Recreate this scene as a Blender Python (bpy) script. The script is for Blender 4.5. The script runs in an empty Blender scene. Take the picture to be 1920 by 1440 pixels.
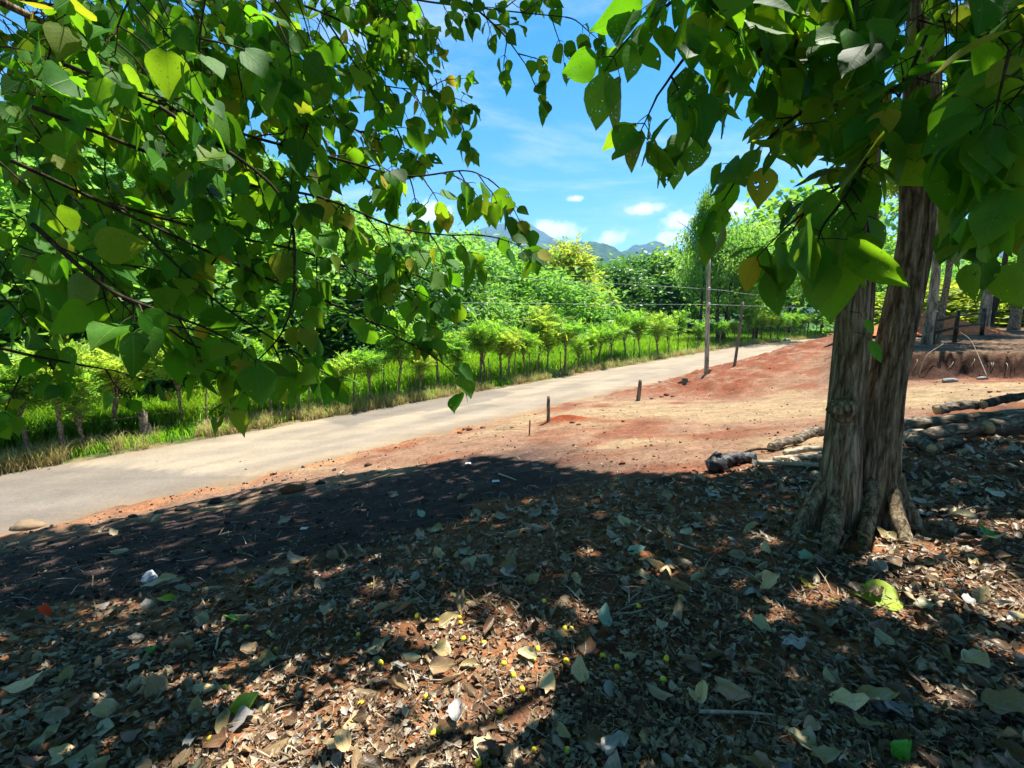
import bpy, math
import numpy as np
from mathutils import Vector, Matrix

R = math.radians
rng = np.random.default_rng(11)
sc = bpy.context.scene
col = sc.collection

# ------------------------------------------------------------------ camera
CAMZ = 1.6
PITCH = R(7.54)
LENS = 17.0
FPX = 1920 * LENS / 36.0
CP, SP = math.cos(PITCH), math.sin(PITCH)
cam_d = bpy.data.cameras.new('camera')
cam_d.lens = LENS
cam_d.sensor_width = 36.0
cam_d.clip_start = 0.05
cam_d.clip_end = 20000.0
cam = bpy.data.objects.new('camera', cam_d)
cam.location = (0, 0, CAMZ)
cam.rotation_euler = (R(90) - PITCH, 0, 0)
col.objects.link(cam)
sc.camera = cam

# ------------------------------------------------------------------ sun, sky, exposure
SUN_EL = R(70.0)
SUN_AZ = math.atan2(0.78, 0.62)           # clockwise from +Y: the sun stands high in front, a little to the right
SUN = np.array([math.sin(SUN_AZ) * math.cos(SUN_EL), math.cos(SUN_AZ) * math.cos(SUN_EL), math.sin(SUN_EL)])
sun_d = bpy.data.lights.new('sun', 'SUN')
sun_d.energy = 5.0
sun_d.angle = R(0.5)
sun_d.color = (1.0, 0.95, 0.86)
sun = bpy.data.objects.new('sun', sun_d)
sun.rotation_euler = Vector((-SUN).tolist()).to_track_quat('-Z', 'Y').to_euler()
sun.location = (0, 0, 60)
col.objects.link(sun)

sc.view_settings.view_transform = 'Standard'
sc.view_settings.look = 'None'
sc.view_settings.gamma = 1.0
sc.view_settings.exposure = 1.6
sc.render.engine = 'CYCLES'
sc.cycles.use_denoising = True
sc.cycles.max_bounces = 7
sc.cycles.diffuse_bounces = 3
sc.cycles.transmission_bounces = 5
sc.cycles.transparent_max_bounces = 8
sc.cycles.volume_bounces = 1
sc.cycles.sample_clamp_indirect = 8.0

CX, CY = 960.0, 720.0
def ray(px, py):
    cx, cy = px - CX, CY - py
    return np.array([cx, FPX * CP + cy * SP, -FPX * SP + cy * CP])
def P(px, py, Y):                 # a point on the pixel's ray at ground distance Y in front
    r = ray(px, py)
    return np.array([0, 0, CAMZ]) + r * (Y / r[1])
def proj(p):
    p = np.asarray(p, float)
    x, y, z = p[..., 0], p[..., 1], p[..., 2] - CAMZ
    d = y * CP - z * SP
    up = y * SP + z * CP
    d2 = np.where(d > 0.02, d, 0.02)
    return CX + FPX * x / d2, CY - FPX * up / d2, d

def build_world():
    w = bpy.data.worlds.new('World'); sc.world = w; w.use_nodes = True
    nt = w.node_tree; N = nt.nodes; L = nt.links
    N.clear()
    out = N.new('ShaderNodeOutputWorld'); bg = N.new('ShaderNodeBackground')
    bg.inputs['Strength'].default_value = 0.073
    L.new(bg.outputs[0], out.inputs[0])
    sky = N.new('ShaderNodeTexSky'); sky.sky_type = 'NISHITA'; sky.sun_disc = False
    sky.sun_elevation = SUN_EL; sky.sun_rotation = SUN_AZ
    sky.altitude = 300; sky.air_density = 1.0; sky.dust_density = 0.25; sky.ozone_density = 1.4
    hs = N.new('ShaderNodeHueSaturation'); hs.inputs['Saturation'].default_value = 1.48; hs.inputs['Value'].default_value = 1.0
    hs.inputs['Hue'].default_value = 0.494
    L.new(sky.outputs[0], hs.inputs['Color'])
    tc = N.new('ShaderNodeTexCoord')
    sep = N.new('ShaderNodeSeparateXYZ'); L.new(tc.outputs['Generated'], sep.inputs[0])
    def math_(op, a, b=None, clamp=False):
        m = N.new('ShaderNodeMath'); m.operation = op; m.use_clamp = clamp
        for i, v in enumerate((a, b)):
            if v is None: continue
            if isinstance(v, (int, float)): m.inputs[i].default_value = v
            else: L.new(v, m.inputs[i])
        return m.outputs[0]
    # thin high cloud: noise on a cloud plane above the viewer
    zc = math_('MAXIMUM', sep.outputs[2], 0.02)
    comb = N.new('ShaderNodeCombineXYZ')
    L.new(math_('DIVIDE', sep.outputs[0], math_('ADD', zc, 0.12)), comb.inputs[0])
    L.new(math_('DIVIDE', sep.outputs[1], math_('ADD', zc, 0.12)), comb.inputs[1])
    mp = N.new('ShaderNodeMapping'); mp.inputs['Scale'].default_value = (0.9, 1.5, 1); mp.inputs['Location'].default_value = (1.35, 0.4, 0)
    L.new(comb.outputs[0], mp.inputs[0])
    n1 = N.new('ShaderNodeTexNoise'); n1.inputs['Scale'].default_value = 1.3; n1.inputs['Detail'].default_value = 7; n1.inputs['Roughness'].default_value = 0.62; n1.inputs['Distortion'].default_value = 0.5
    L.new(mp.outputs[0], n1.inputs['Vector'])
    wisp = N.new('ShaderNodeMapRange'); wisp.interpolation_type = 'SMOOTHSTEP'
    wisp.inputs[1].default_value = 0.47; wisp.inputs[2].default_value = 0.74; wisp.inputs[4].default_value = 0.6
    L.new(n1.outputs[0], wisp.inputs[0])
    # small fair-weather cumulus near the horizon, all round, puffed up by noise
    nv = N.new('ShaderNodeTexNoise'); nv.inputs['Scale'].default_value = 22; nv.inputs['Detail'].default_value = 6; nv.inputs['Roughness'].default_value = 0.6
    L.new(tc.outputs['Generated'], nv.inputs['Vector'])
    az = math_('ARCTAN2', sep.outputs[0], sep.outputs[1])
    el = math_('ARCSINE', sep.outputs[2])
    spots = []
    for (px, py, w_, h_) in [(1040, 432, 44, 15), (1143, 445, 27, 15), (1208, 392, 31, 9), (1268, 414, 30, 12), (1262, 446, 24, 10),
                             (1079, 372, 13, 7), (1372, 396, 34, 14), (820, 400, 40, 16)]:
        r = ray(px, py); n = np.linalg.norm(r)
        spots.append((math.atan2(r[0], r[1]), math.asin(r[2] / n), w_ / FPX, h_ / FPX))
    acc = None
    for (a, e, wa, he) in spots:
        dx = math_('DIVIDE', math_('SUBTRACT', az, a), wa)
        dy = math_('DIVIDE', math_('SUBTRACT', el, e), he)
        d2 = math_('SQRT', math_('ADD', math_('MULTIPLY', dx, dx), math_('MULTIPLY', dy, dy)))
        acc = d2 if acc is None else math_('MINIMUM', acc, d2)
    dd = math_('ADD', acc, math_('MULTIPLY', math_('SUBTRACT', nv.outputs[0], 0.5), 3.2))
    cum = N.new('ShaderNodeMapRange'); cum.interpolation_type = 'SMOOTHSTEP'
    cum.inputs[1].default_value = 1.35; cum.inputs[2].default_value = 0.5; cum.inputs[3].default_value = 0.0; cum.inputs[4].default_value = 0.95
    L.new(dd, cum.inputs[0])
    mix1 = N.new('ShaderNodeMixRGB'); mix1.inputs[2].default_value = (4.4, 5.0, 5.6, 1)
    L.new(hs.outputs[0], mix1.inputs[1]); L.new(wisp.outputs[0], mix1.inputs[0])
    mix2 = N.new('ShaderNodeMixRGB'); mix2.inputs[2].default_value = (6.6, 6.8, 7.0, 1)
    L.new(mix1.outputs[0], mix2.inputs[1]); L.new(cum.outputs[0], mix2.inputs[0])
    L.new(mix2.outputs[0], bg.inputs['Color'])
build_world()

# ------------------------------------------------------------------ helpers
def hash01(ix, iy, iz=0, seed=0):
    h = (ix * 374761393 + iy * 668265263 + iz * 2147483647 + seed * 1274126177).astype(np.int64) & 0xffffffff
    h = ((h ^ (h >> 13)) * 1274126177) & 0xffffffff
    h = h ^ (h >> 16)
    return (h & 0xffff) / 65535.0
def vnoise(x, y, seed=0):
    x = np.asarray(x, float); y = np.asarray(y, float)
    ix = np.floor(x).astype(np.int64); iy = np.floor(y).astype(np.int64)
    fx = x - ix; fy = y - iy
    fx = fx * fx * (3 - 2 * fx); fy = fy * fy * (3 - 2 * fy)
    a = hash01(ix, iy, 0, seed); b = hash01(ix + 1, iy, 0, seed); c = hash01(ix, iy + 1, 0, seed); d = hash01(ix + 1, iy + 1, 0, seed)
    return (a * (1 - fx) + b * fx) * (1 - fy) + (c * (1 - fx) + d * fx) * fy * 1.0
def fbm(x, y, oct=4, seed=0):
    s = 0; a = 0.5; n = 0
    for k in range(oct):
        s = s + a * vnoise(x * 2 ** k, y * 2 ** k, seed + k * 17); n += a; a *= 0.5
    return s / n
def sstep(a, b, x):
    t = np.clip((np.asarray(x, float) - a) / (b - a), 0, 1)
    return t * t * (3 - 2 * t)
def nrm(v):
    v = np.asarray(v, float)
    return v / np.maximum(np.linalg.norm(v, axis=-1, keepdims=True), 1e-9)

def mesh_from(name, V, T, uv=None, var=None, colr=None, smooth=True):
    V = np.asarray(V, np.float32); T = np.asarray(T, np.int32)
    k = T.shape[1]
    me = bpy.data.meshes.new(name)
    me.vertices.add(len(V)); me.vertices.foreach_set('co', V.ravel())
    me.loops.add(T.size); me.loops.foreach_set('vertex_index', T.ravel())
    me.polygons.add(len(T)); me.polygons.foreach_set('loop_start', np.arange(0, T.size, k, dtype=np.int32))
    me.polygons.foreach_set('use_smooth', np.full(len(T), smooth))
    if uv is not None:
        l = me.uv_layers.new(name='UVMap'); l.data.foreach_set('uv', np.asarray(uv, np.float32)[T.ravel()].ravel())
    if var is not None:
        a = me.attributes.new('var', 'FLOAT', 'POINT'); a.data.foreach_set('value', np.asarray(var, np.float32))
    if colr is not None:
        a = me.attributes.new('tint', 'FLOAT_COLOR', 'POINT')
        c4 = np.ones((len(V), 4), np.float32); c4[:, :3] = colr
        a.data.foreach_set('color', c4.ravel())
    me.update(calc_edges=True)
    return me

class MB:
    def __init__(s): s.V = []; s.T = []; s.U = []; s.R = []; s.n = 0
    def add(s, V, T, uv=None, var=0.0):
        V = np.asarray(V, float); T = np.asarray(T, int)
        s.V.append(V); s.T.append(T + s.n)
        s.U.append(np.zeros((len(V), 2)) if uv is None else np.asarray(uv, float))
        s.R.append(np.full(len(V), var) if np.isscalar(var) else np.asarray(var, float))
        s.n += len(V)
    def mesh(s, name, mat=None, smooth=True):
        me = mesh_from(name, np.concatenate(s.V), np.concatenate(s.T), np.concatenate(s.U), np.concatenate(s.R), smooth=smooth)
        if mat: me.materials.append(mat)
        return me
    def build(s, name, mat, parent=None, loc=(0, 0, 0), smooth=True):
        return obj(name, s.mesh(name, mat, smooth), parent, loc)

def obj(name, me, parent=None, loc=(0, 0, 0)):
    o = bpy.data.objects.new(name, me); col.objects.link(o)
    o.location = loc
    if parent: o.parent = parent
    return o
def empty(name, loc=(0, 0, 0)):
    e = bpy.data.objects.new(name, None); col.objects.link(e); e.location = loc; e.empty_display_size = 0.2
    return e
def tag(o, label=None, cat=None, group=None, kind=None):
    if label: o['label'] = label
    if cat: o['category'] = cat
    if group: o['group'] = group
    if kind: o['kind'] = kind
    return o
def copy_tree(o, parent=None):
    c = o.copy(); col.objects.link(c); c.parent = parent
    for ch in list(o.children):
        d = ch.copy(); col.objects.link(d); d.parent = c
        for g in list(ch.children):
            e = g.copy(); col.objects.link(e); e.parent = d
    return c

def frame_of(t):
    t = nrm(t); up = np.array([0, 0, 1.0]) if abs(t[2]) < 0.9 else np.array([1.0, 0, 0])
    a = nrm(np.cross(t, up)); b = np.cross(t, a)
    return a, b
def smooth_path(pts, n):
    pts = np.asarray(pts, float); m = len(pts)
    if m == 2: 
        s = np.linspace(0, 1, n)[:, None]; return pts[0] * (1 - s) + pts[1] * s
    p = np.vstack([2 * pts[0] - pts[1], pts, 2 * pts[-1] - pts[-2]])
    out = []
    for s in np.linspace(0, m - 1 - 1e-6, n):
        i = int(s); f = s - i
        p0, p1, p2, p3 = p[i], p[i + 1], p[i + 2], p[i + 3]
        out.append(0.5 * ((2 * p1) + (-p0 + p2) * f + (2 * p0 - 5 * p1 + 4 * p2 - p3) * f * f + (-p0 + 3 * p1 - 3 * p2 + p3) * f ** 3))
    return np.array(out)
def tube(pts, radii, seg=6, rough=0.0, caps=True, seed=0):
    pts = np.asarray(pts, float); n = len(pts); radii = np.broadcast_to(np.asarray(radii, float), (n,))
    tang = np.gradient(pts, axis=0)
    V = []; U = []
    a, b = frame_of(tang[0])
    ang = np.arange(seg) * 2 * math.pi / seg
    for i in range(n):
        t = nrm(tang[i]); a = nrm(a - t * np.dot(a, t)); b = np.cross(t, a)
        r = radii[i] * np.ones(seg)
        if rough: r = r * (1 + rough * (vnoise(ang * seg / 6.28 * 0.9 + seed, np.full(seg, i * 0.7), seed) - 0.5) * 2)
        V.append(pts[i] + (np.cos(ang) * r)[:, None] * a + (np.sin(ang) * r)[:, None] * b)
        U.append(np.stack([ang / 6.283, np.full(seg, i / max(n - 1, 1))], 1))
    V = np.concatenate(V); U = np.concatenate(U); T = []
    for i in range(n - 1):
        for k in range(seg):
            q = (k + 1) % seg; i0 = i * seg; i1 = i0 + seg
            T += [(i0 + k, i0 + q, i1 + q), (i0 + k, i1 + q, i1 + k)]
    if caps:
        for k in range(1, seg - 1):
            T.append((0, k + 1, k)); e = (n - 1) * seg; T.append((e, e + k, e + k + 1))
    return V, np.array(T), U

# ------------------------------------------------------------------ materials
def mat_new(name):
    m = bpy.data.materials.new(name); m.use_nodes = True
    nt = m.node_tree; nt.nodes.clear()
    out = nt.nodes.new('ShaderNodeOutputMaterial')
    return m, nt, nt.nodes, nt.links, out
def ramp(N, stops):
    r = N.new('ShaderNodeValToRGB'); el = r.color_ramp.elements
    while len(el) < len(stops): el.new(0.5)
    for e, (p, c) in zip(el, stops): e.position = p; e.color = (*c, 1)
    return r
def noise_node(N, L, scale, detail=4, rough=0.6, vec=None, mapscale=None):
    n = N.new('ShaderNodeTexNoise'); n.inputs['Scale'].default_value = scale; n.inputs['Detail'].default_value = detail; n.inputs['Roughness'].default_value = rough
    if vec is not None:
        if mapscale is not None:
            mp = N.new('ShaderNodeMapping'); mp.inputs['Scale'].default_value = mapscale; L.new(vec, mp.inputs[0]); vec = mp.outputs[0]
        L.new(vec, n.inputs['Vector'])
    return n
def foliage_mat(name, stops, tstops, trans=0.4, rough=0.5, veins=False, spec=0.35, hole=False):
    m, nt, N, L, out = mat_new(name)
    at = N.new('ShaderNodeAttribute'); at.attribute_name = 'var'
    oi = N.new('ShaderNodeObjectInfo')
    ad = N.new('ShaderNodeMath'); ad.operation = 'ADD'; L.new(at.outputs['Fac'], ad.inputs[0]); L.new(oi.outputs['Random'], ad.inputs[1])
    fr = N.new('ShaderNodeMath'); fr.operation = 'FRACT'; L.new(ad.outputs[0], fr.inputs[0])
    r1 = ramp(N, stops); r2 = ramp(N, tstops)
    L.new(fr.outputs[0], r1.inputs[0]); L.new(fr.outputs[0], r2.inputs[0])
    c1, c2 = r1.outputs[0], r2.outputs[0]
    geo = N.new('ShaderNodeTexCoord')
    p = N.new('ShaderNodeBsdfPrincipled'); p.inputs['Roughness'].default_value = rough; p.inputs['Specular IOR Level'].default_value = spec
    t = N.new('ShaderNodeBsdfTranslucent')
    if veins:
        uv = N.new('ShaderNodeSeparateXYZ'); L.new(geo.outputs['UV'], uv.inputs[0])
        def mm(op, a, b=None, clamp=False):
            q = N.new('ShaderNodeMath'); q.operation = op; q.use_clamp = clamp
            for i, v in enumerate((a, b)):
                if v is None: continue
                if isinstance(v, (int, float)): q.inputs[i].default_value = v
                else: L.new(v, q.inputs[i])
            return q.outputs[0]
        ax = mm('ABSOLUTE', uv.outputs[0])
        rib = mm('SUBTRACT', 1.0, mm('MULTIPLY', ax, 45.0), True)
        side = mm('SINE', mm('MULTIPLY', mm('SUBTRACT', uv.outputs[1], mm('MULTIPLY', ax, 0.75)), 46.0))
        side = mm('MULTIPLY', mm('SUBTRACT', side, 0.86, True), 4.0, True)
        vein = mm('MAXIMUM', rib, mm('MULTIPLY', side, 0.6))
        for which in (0, 1):
            mx = N.new('ShaderNodeMixRGB'); mx.blend_type = 'MIX'
            f = mm('MULTIPLY', vein, 0.45 if which == 0 else 0.3)
            L.new(f, mx.inputs[0]); L.new((c1, c2)[which], mx.inputs[1])
            mx.inputs[2].default_value = (0.20, 0.34, 0.08, 1) if which == 0 else (0.10, 0.22, 0.02, 1)
            if which == 0: c1 = mx.outputs[0]
            else: c2 = mx.outputs[0]
        nz = noise_node(N, L, 9.0, 3, 0.6, geo.outputs['UV'])
        bl = N.new('ShaderNodeMixRGB'); bl.blend_type = 'MULTIPLY'; bl.inputs[0].default_value = 0.55
        rr = ramp(N, [(0.3, (0.55, 0.55, 0.5)), (0.7, (1.2, 1.2, 1.0))]); L.new(nz.outputs[0], rr.inputs[0])
        L.new(c1, bl.inputs[1]); L.new(rr.outputs[0], bl.inputs[2]); c1 = bl.outputs[0]
        if hole:
            ns = noise_node(N, L, 5.5, 2, 0.5, geo.outputs['Object'], (5, 5, 5)); rs = ramp(N, [(0.665, (0, 0, 0)), (0.69, (1, 1, 1))]); L.new(ns.outputs[0], rs.inputs[0])
            for which in (0, 1):
                mx = N.new('ShaderNodeMixRGB'); L.new(rs.outputs[0], mx.inputs[0]); L.new((c1, c2)[which], mx.inputs[1]); mx.inputs[2].default_value = (0.09, 0.05, 0.015, 1)
                if which == 0: c1 = mx.outputs[0]
                else: c2 = mx.outputs[0]
        bp = N.new('ShaderNodeBump'); bp.inputs['Strength'].default_value = 0.35; bp.inputs['Distance'].default_value = 0.004
        L.new(vein, bp.inputs['Height']); L.new(bp.outputs[0], p.inputs['Normal'])
    L.new(c1, p.inputs['Base Color']); L.new(c2, t.inputs['Color'])
    mx = N.new('ShaderNodeMixShader'); mx.inputs[0].default_value = trans
    L.new(p.outputs[0], mx.inputs[1]); L.new(t.outputs[0], mx.inputs[2])
    if hole:
        rh = ramp(N, [(0.70, (0, 0, 0)), (0.705, (1, 1, 1))]); L.new(ns.outputs[0], rh.inputs[0])
        tb = N.new('ShaderNodeBsdfTransparent'); m2 = N.new('ShaderNodeMixShader'); L.new(rh.outputs[0], m2.inputs[0]); L.new(mx.outputs[0], m2.inputs[1]); L.new(tb.outputs[0], m2.inputs[2]); mx = m2
    L.new(mx.outputs[0], out.inputs[0])
    return m
def bark_mat(name, c0, c1, c2, scale=(14, 14, 2.2), bump=0.6, dist=0.02):
    m, nt, N, L, out = mat_new(name)
    tc = N.new('ShaderNodeTexCoord')
    n1 = noise_node(N, L, 1.0, 8, 0.68, tc.outputs['Object'], scale)
    n2 = noise_node(N, L, 2.3, 4, 0.6, tc.outputs['Object'])
    n3 = noise_node(N, L, 1.0, 6, 0.7, tc.outputs['Object'], tuple(s * 3.1 for s in scale))
    r = ramp(N, [(0.40, c0), (0.51, c1), (0.64, c2)])
    a = N.new('ShaderNodeMixRGB'); a.blend_type = 'OVERLAY'; a.inputs[0].default_value = 0.5
    mx = N.new('ShaderNodeMath'); mx.operation = 'MULTIPLY_ADD'; mx.inputs[1].default_value = 0.45; L.new(n3.outputs[0], mx.inputs[0])
    h = N.new('ShaderNodeMath'); h.operation = 'MULTIPLY'; h.inputs[1].default_value = 0.6; L.new(n1.outputs[0], h.inputs[0]); L.new(h.outputs[0], mx.inputs[2])
    L.new(mx.outputs[0], r.inputs[0])
    L.new(r.outputs[0], a.inputs[1]); L.new(n2.outputs[0], a.inputs[2])
    hsv = N.new('ShaderNodeHueSaturation'); hsv.inputs['Saturation'].default_value = 1.05; L.new(a.outputs[0], hsv.inputs['Color'])
    mpv = N.new('ShaderNodeMapping'); mpv.inputs['Scale'].default_value = tuple(s * 0.62 for s in scale)
    dv_ = N.new('ShaderNodeVectorMath'); dv_.operation = 'MULTIPLY_ADD'; dv_.inputs[1].default_value = (0.09, 0.09, 0.09); L.new(n2.outputs['Color'], dv_.inputs[0]); L.new(tc.outputs['Object'], dv_.inputs[2])
    L.new(dv_.outputs[0], mpv.inputs[0])
    vo = N.new('ShaderNodeTexVoronoi'); vo.feature = 'DISTANCE_TO_EDGE'; vo.inputs['Scale'].default_value = 1.0; L.new(mpv.outputs[0], vo.inputs['Vector'])
    rv = ramp(N, [(0.0, (0.28, 0.25, 0.22)), (0.16, (1.0, 1.0, 1.0))]); L.new(vo.outputs['Distance'], rv.inputs[0])
    mv = N.new('ShaderNodeMixRGB'); mv.blend_type = 'MULTIPLY'; mv.inputs[0].default_value = 0.8; L.new(hsv.outputs[0], mv.inputs[1]); L.new(rv.outputs[0], mv.inputs[2])
    nl_ = noise_node(N, L, 3.7, 5, 0.7, tc.outputs['Object']); rl = ramp(N, [(0.56, (0, 0, 0)), (0.70, (0.55, 0.55, 0.55))]); L.new(nl_.outputs[0], rl.inputs[0])
    li = N.new('ShaderNodeMixRGB'); L.new(rl.outputs[0], li.inputs[0]); L.new(mv.outputs[0], li.inputs[1]); li.inputs[2].default_value = (c2[0] * 0.72, c2[1] * 0.86, c2[2] * 0.78, 1)
    p = N.new('ShaderNodeBsdfPrincipled'); p.inputs['Roughness'].default_value = 0.9; p.inputs['Specular IOR Level'].default_value = 0.15
    L.new(li.outputs[0], p.inputs['Base Color'])
    b = N.new('ShaderNodeBump'); b.inputs['Strength'].default_value = bump; b.inputs['Distance'].default_value = dist
    L.new(mx.outputs[0], b.inputs['Height']); L.new(b.outputs[0], p.inputs['Normal'])
    L.new(p.outputs[0], out.inputs[0])
    return m
def plain_mat(name, c, rough=0.8, vary=0.3, scale=8.0, bump=0.0, spec=0.2):
    m, nt, N, L, out = mat_new(name)
    tc = N.new('ShaderNodeTexCoord'); n = noise_node(N, L, scale, 5, 0.65, tc.outputs['Object'])
    c = np.array(c)
    r = ramp(N, [(0.3, tuple(c * (1 - vary))), (0.7, tuple(np.clip(c * (1 + vary), 0, 0.95)))]); L.new(n.outputs[0], r.inputs[0])
    p = N.new('ShaderNodeBsdfPrincipled'); p.inputs['Roughness'].default_value = rough; p.inputs['Specular IOR Level'].default_value = spec
    L.new(r.outputs[0], p.inputs['Base Color'])
    if bump:
        b = N.new('ShaderNodeBump'); b.inputs['Strength'].default_value = bump; b.inputs['Distance'].default_value = 0.02
        L.new(n.outputs[0], b.inputs['Height']); L.new(b.outputs[0], p.inputs['Normal'])
    L.new(p.outputs[0], out.inputs[0])
    return m
def tint_mat(name, rough=0.95, nscale=3.0, vary=0.35, bump=0.5, fine=60.0, streak=None, dist=0.03):
    m, nt, N, L, out = mat_new(name)
    tc = N.new('ShaderNodeTexCoord'); at = N.new('ShaderNodeAttribute'); at.attribute_name = 'tint'
    n1 = noise_node(N, L, nscale, 6, 0.65, tc.outputs['Object'])
    n2 = noise_node(N, L, fine, 4, 0.7, tc.outputs['Object'])
    r1 = ramp(N, [(0.28, (1 - vary,) * 3), (0.72, (1 + vary,) * 3)]); L.new(n1.outputs[0], r1.inputs[0])
    r2 = ramp(N, [(0.25, (1 - vary * 1.1,) * 3), (0.75, (1 + vary * 0.9,) * 3)]); L.new(n2.outputs[0], r2.inputs[0])
    m1 = N.new('ShaderNodeMixRGB'); m1.blend_type = 'MULTIPLY'; m1.inputs[0].default_value = 1; L.new(at.outputs['Color'], m1.inputs[1]); L.new(r1.outputs[0], m1.inputs[2])
    m2 = N.new('ShaderNodeMixRGB'); m2.blend_type = 'MULTIPLY'; m2.inputs[0].default_value = 1; L.new(m1.outputs[0], m2.inputs[1]); L.new(r2.outputs[0], m2.inputs[2])
    n4 = noise_node(N, L, fine * 0.28, 8, 0.78, tc.outputs['Object'])
    r4 = ramp(N, [(0.36, (1 - vary * 1.2,) * 3), (0.5, (1.0,) * 3), (0.66, (1 + vary * 1.1,) * 3)]); L.new(n4.outputs[0], r4.inputs[0])
    m4 = N.new('ShaderNodeMixRGB'); m4.blend_type = 'MULTIPLY'; m4.inputs[0].default_value = 1; L.new(m2.outputs[0], m4.inputs[1]); L.new(r4.outputs[0], m4.inputs[2])
    last = m4.outputs[0]
    if streak:
        n3 = noise_node(N, L, 1.0, 5, 0.6, tc.outputs['Object'], None)
        mp0 = N.new('ShaderNodeMapping'); mp0.vector_type = 'POINT'; mp0.inputs['Rotation'].default_value = (0, 0, streak[0]); mp0.inputs['Scale'].default_value = streak[1]
        L.new(tc.outputs['Object'], mp0.inputs[0]); L.new(mp0.outputs[0], n3.inputs['Vector'])
        r3 = ramp(N, [(0.3, (1 - streak[2],) * 3), (0.7, (1 + streak[2],) * 3)]); L.new(n3.outputs[0], r3.inputs[0])
        m3 = N.new('ShaderNodeMixRGB'); m3.blend_type = 'MULTIPLY'; m3.inputs[0].default_value = 1; L.new(last, m3.inputs[1]); L.new(r3.outputs[0], m3.inputs[2]); last = m3.outputs[0]
    p = N.new('ShaderNodeBsdfPrincipled'); p.inputs['Roughness'].default_value = rough; p.inputs['Specular IOR Level'].default_value = 0.12
    L.new(last, p.inputs['Base Color'])
    ad = N.new('ShaderNodeMath'); ad.operation = 'ADD'; L.new(n1.outputs[0], ad.inputs[0]); L.new(n2.outputs[0], ad.inputs[1])
    b = N.new('ShaderNodeBump'); b.inputs['Strength'].default_value = bump; b.inputs['Distance'].default_value = dist
    L.new(ad.outputs[0], b.inputs['Height']); L.new(b.outputs[0], p.inputs['Normal'])
    L.new(p.outputs[0], out.inputs[0])
    return m

M = {}
M['ground'] = tint_mat('earth', nscale=2.2, vary=0.34, bump=0.9, fine=45.0)
M['road'] = tint_mat('worn_road', nscale=0.9, vary=0.13, bump=0.25, fine=60.0, streak=(R(-45), (0.12, 2.2, 1), 0.10), dist=0.008)
M['mountain'] = tint_mat('mountain_forest', nscale=0.02, vary=0.35, bump=1.0, fine=0.06, dist=25.0)
M['leaf'] = foliage_mat('broad_leaf', [(0.0, (0.010, 0.055, 0.008)), (0.35, (0.028, 0.155, 0.012)), (0.62, (0.05, 0.20, 0.014)), (0.88, (0.075, 0.21, 0.016)), (0.975, (0.14, 0.20, 0.02)), (0.994, (0.55, 0.42, 0.03))],
                        [(0.0, (0.10, 0.26, 0.008)), (0.35, (0.19, 0.54, 0.010)), (0.62, (0.28, 0.62, 0.012)), (0.88, (0.36, 0.60, 0.015)), (0.975, (0.48, 0.52, 0.02)), (0.994, (0.80, 0.58, 0.03))], trans=0.46, rough=0.6, veins=True, spec=0.2, hole=True)
M['litter'] = foliage_mat('dry_leaf', [(0.0, (0.06, 0.028, 0.015)), (0.25, (0.15, 0.08, 0.043)), (0.5, (0.24, 0.16, 0.09)), (0.7, (0.30, 0.225, 0.135)), (0.85, (0.29, 0.26, 0.25)), (1.0, (0.46, 0.34, 0.19))],  # the neutral grey stop paints sky sheen into the leaves
                          [(0.0, (0.10, 0.05, 0.03)), (1.0, (0.3, 0.22, 0.1))], trans=0.10, rough=0.45, veins=True, spec=0.5)
M['debris'] = foliage_mat('leaf_crumbs', [(0.0, (0.045, 0.024, 0.014)), (0.4, (0.12, 0.07, 0.04)), (0.75, (0.25, 0.175, 0.11)), (1.0, (0.46, 0.40, 0.32))], [(0.0, (0.1, 0.06, 0.03)), (1.0, (0.2, 0.15, 0.1))], trans=0.05, rough=0.8, spec=0.2)
M['twig'] = bark_mat('twig_bark', (0.018, 0.014, 0.008), (0.045, 0.034, 0.018), (0.08, 0.066, 0.036), (30, 30, 30), 0.3, 0.003)
M['dry_stick'] = plain_mat('dry_stick', (0.36, 0.30, 0.22), 0.8, 0.35, 30, 0.3)
M['bark'] = bark_mat('furrowed_bark', (0.045, 0.029, 0.017), (0.235, 0.170, 0.105), (0.54, 0.435, 0.30), (24, 24, 2.4), 1.0, 0.05)
M['fence_bark'] = bark_mat('stake_bark', (0.07, 0.05, 0.035), (0.19, 0.14, 0.10), (0.40, 0.34, 0.27), (20, 20, 9), 0.6, 0.01)
M['red_bark'] = bark_mat('red_bark', (0.12, 0.05, 0.03), (0.30, 0.14, 0.08), (0.42, 0.24, 0.15), (16, 16, 8), 0.6, 0.01)
M['grey_bark'] = bark_mat('grey_bark', (0.10, 0.085, 0.065), (0.24, 0.21, 0.17), (0.42, 0.38, 0.32), (9, 9, 2), 0.5, 0.02)
M['dark_bark'] = bark_mat('dark_bark', (0.02, 0.016, 0.012), (0.06, 0.047, 0.035), (0.13, 0.105, 0.08), (5, 5, 1.2), 0.5, 0.03)
M['log'] = bark_mat('weathered_log', (0.045, 0.034, 0.025), (0.17, 0.138, 0.102), (0.37, 0.315, 0.25), (7, 16, 16), 0.9, 0.025)
M['cut'] = plain_mat('cut_wood', (0.42, 0.30, 0.17), 0.8, 0.3, 25, 0.2)
M['char'] = plain_mat('charred_wood', (0.012, 0.012, 0.013), 0.55, 0.5, 18, 0.8, 0.5)
M['post'] = bark_mat('weathered_post', (0.10, 0.075, 0.055), (0.22, 0.17, 0.13), (0.36, 0.30, 0.24), (30, 30, 3), 0.5, 0.006)
M['pole'] = bark_mat('pale_pole', (0.24, 0.21, 0.18), (0.42, 0.38, 0.33), (0.60, 0.56, 0.50), (14, 14, 1.2), 0.4, 0.01)
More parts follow.
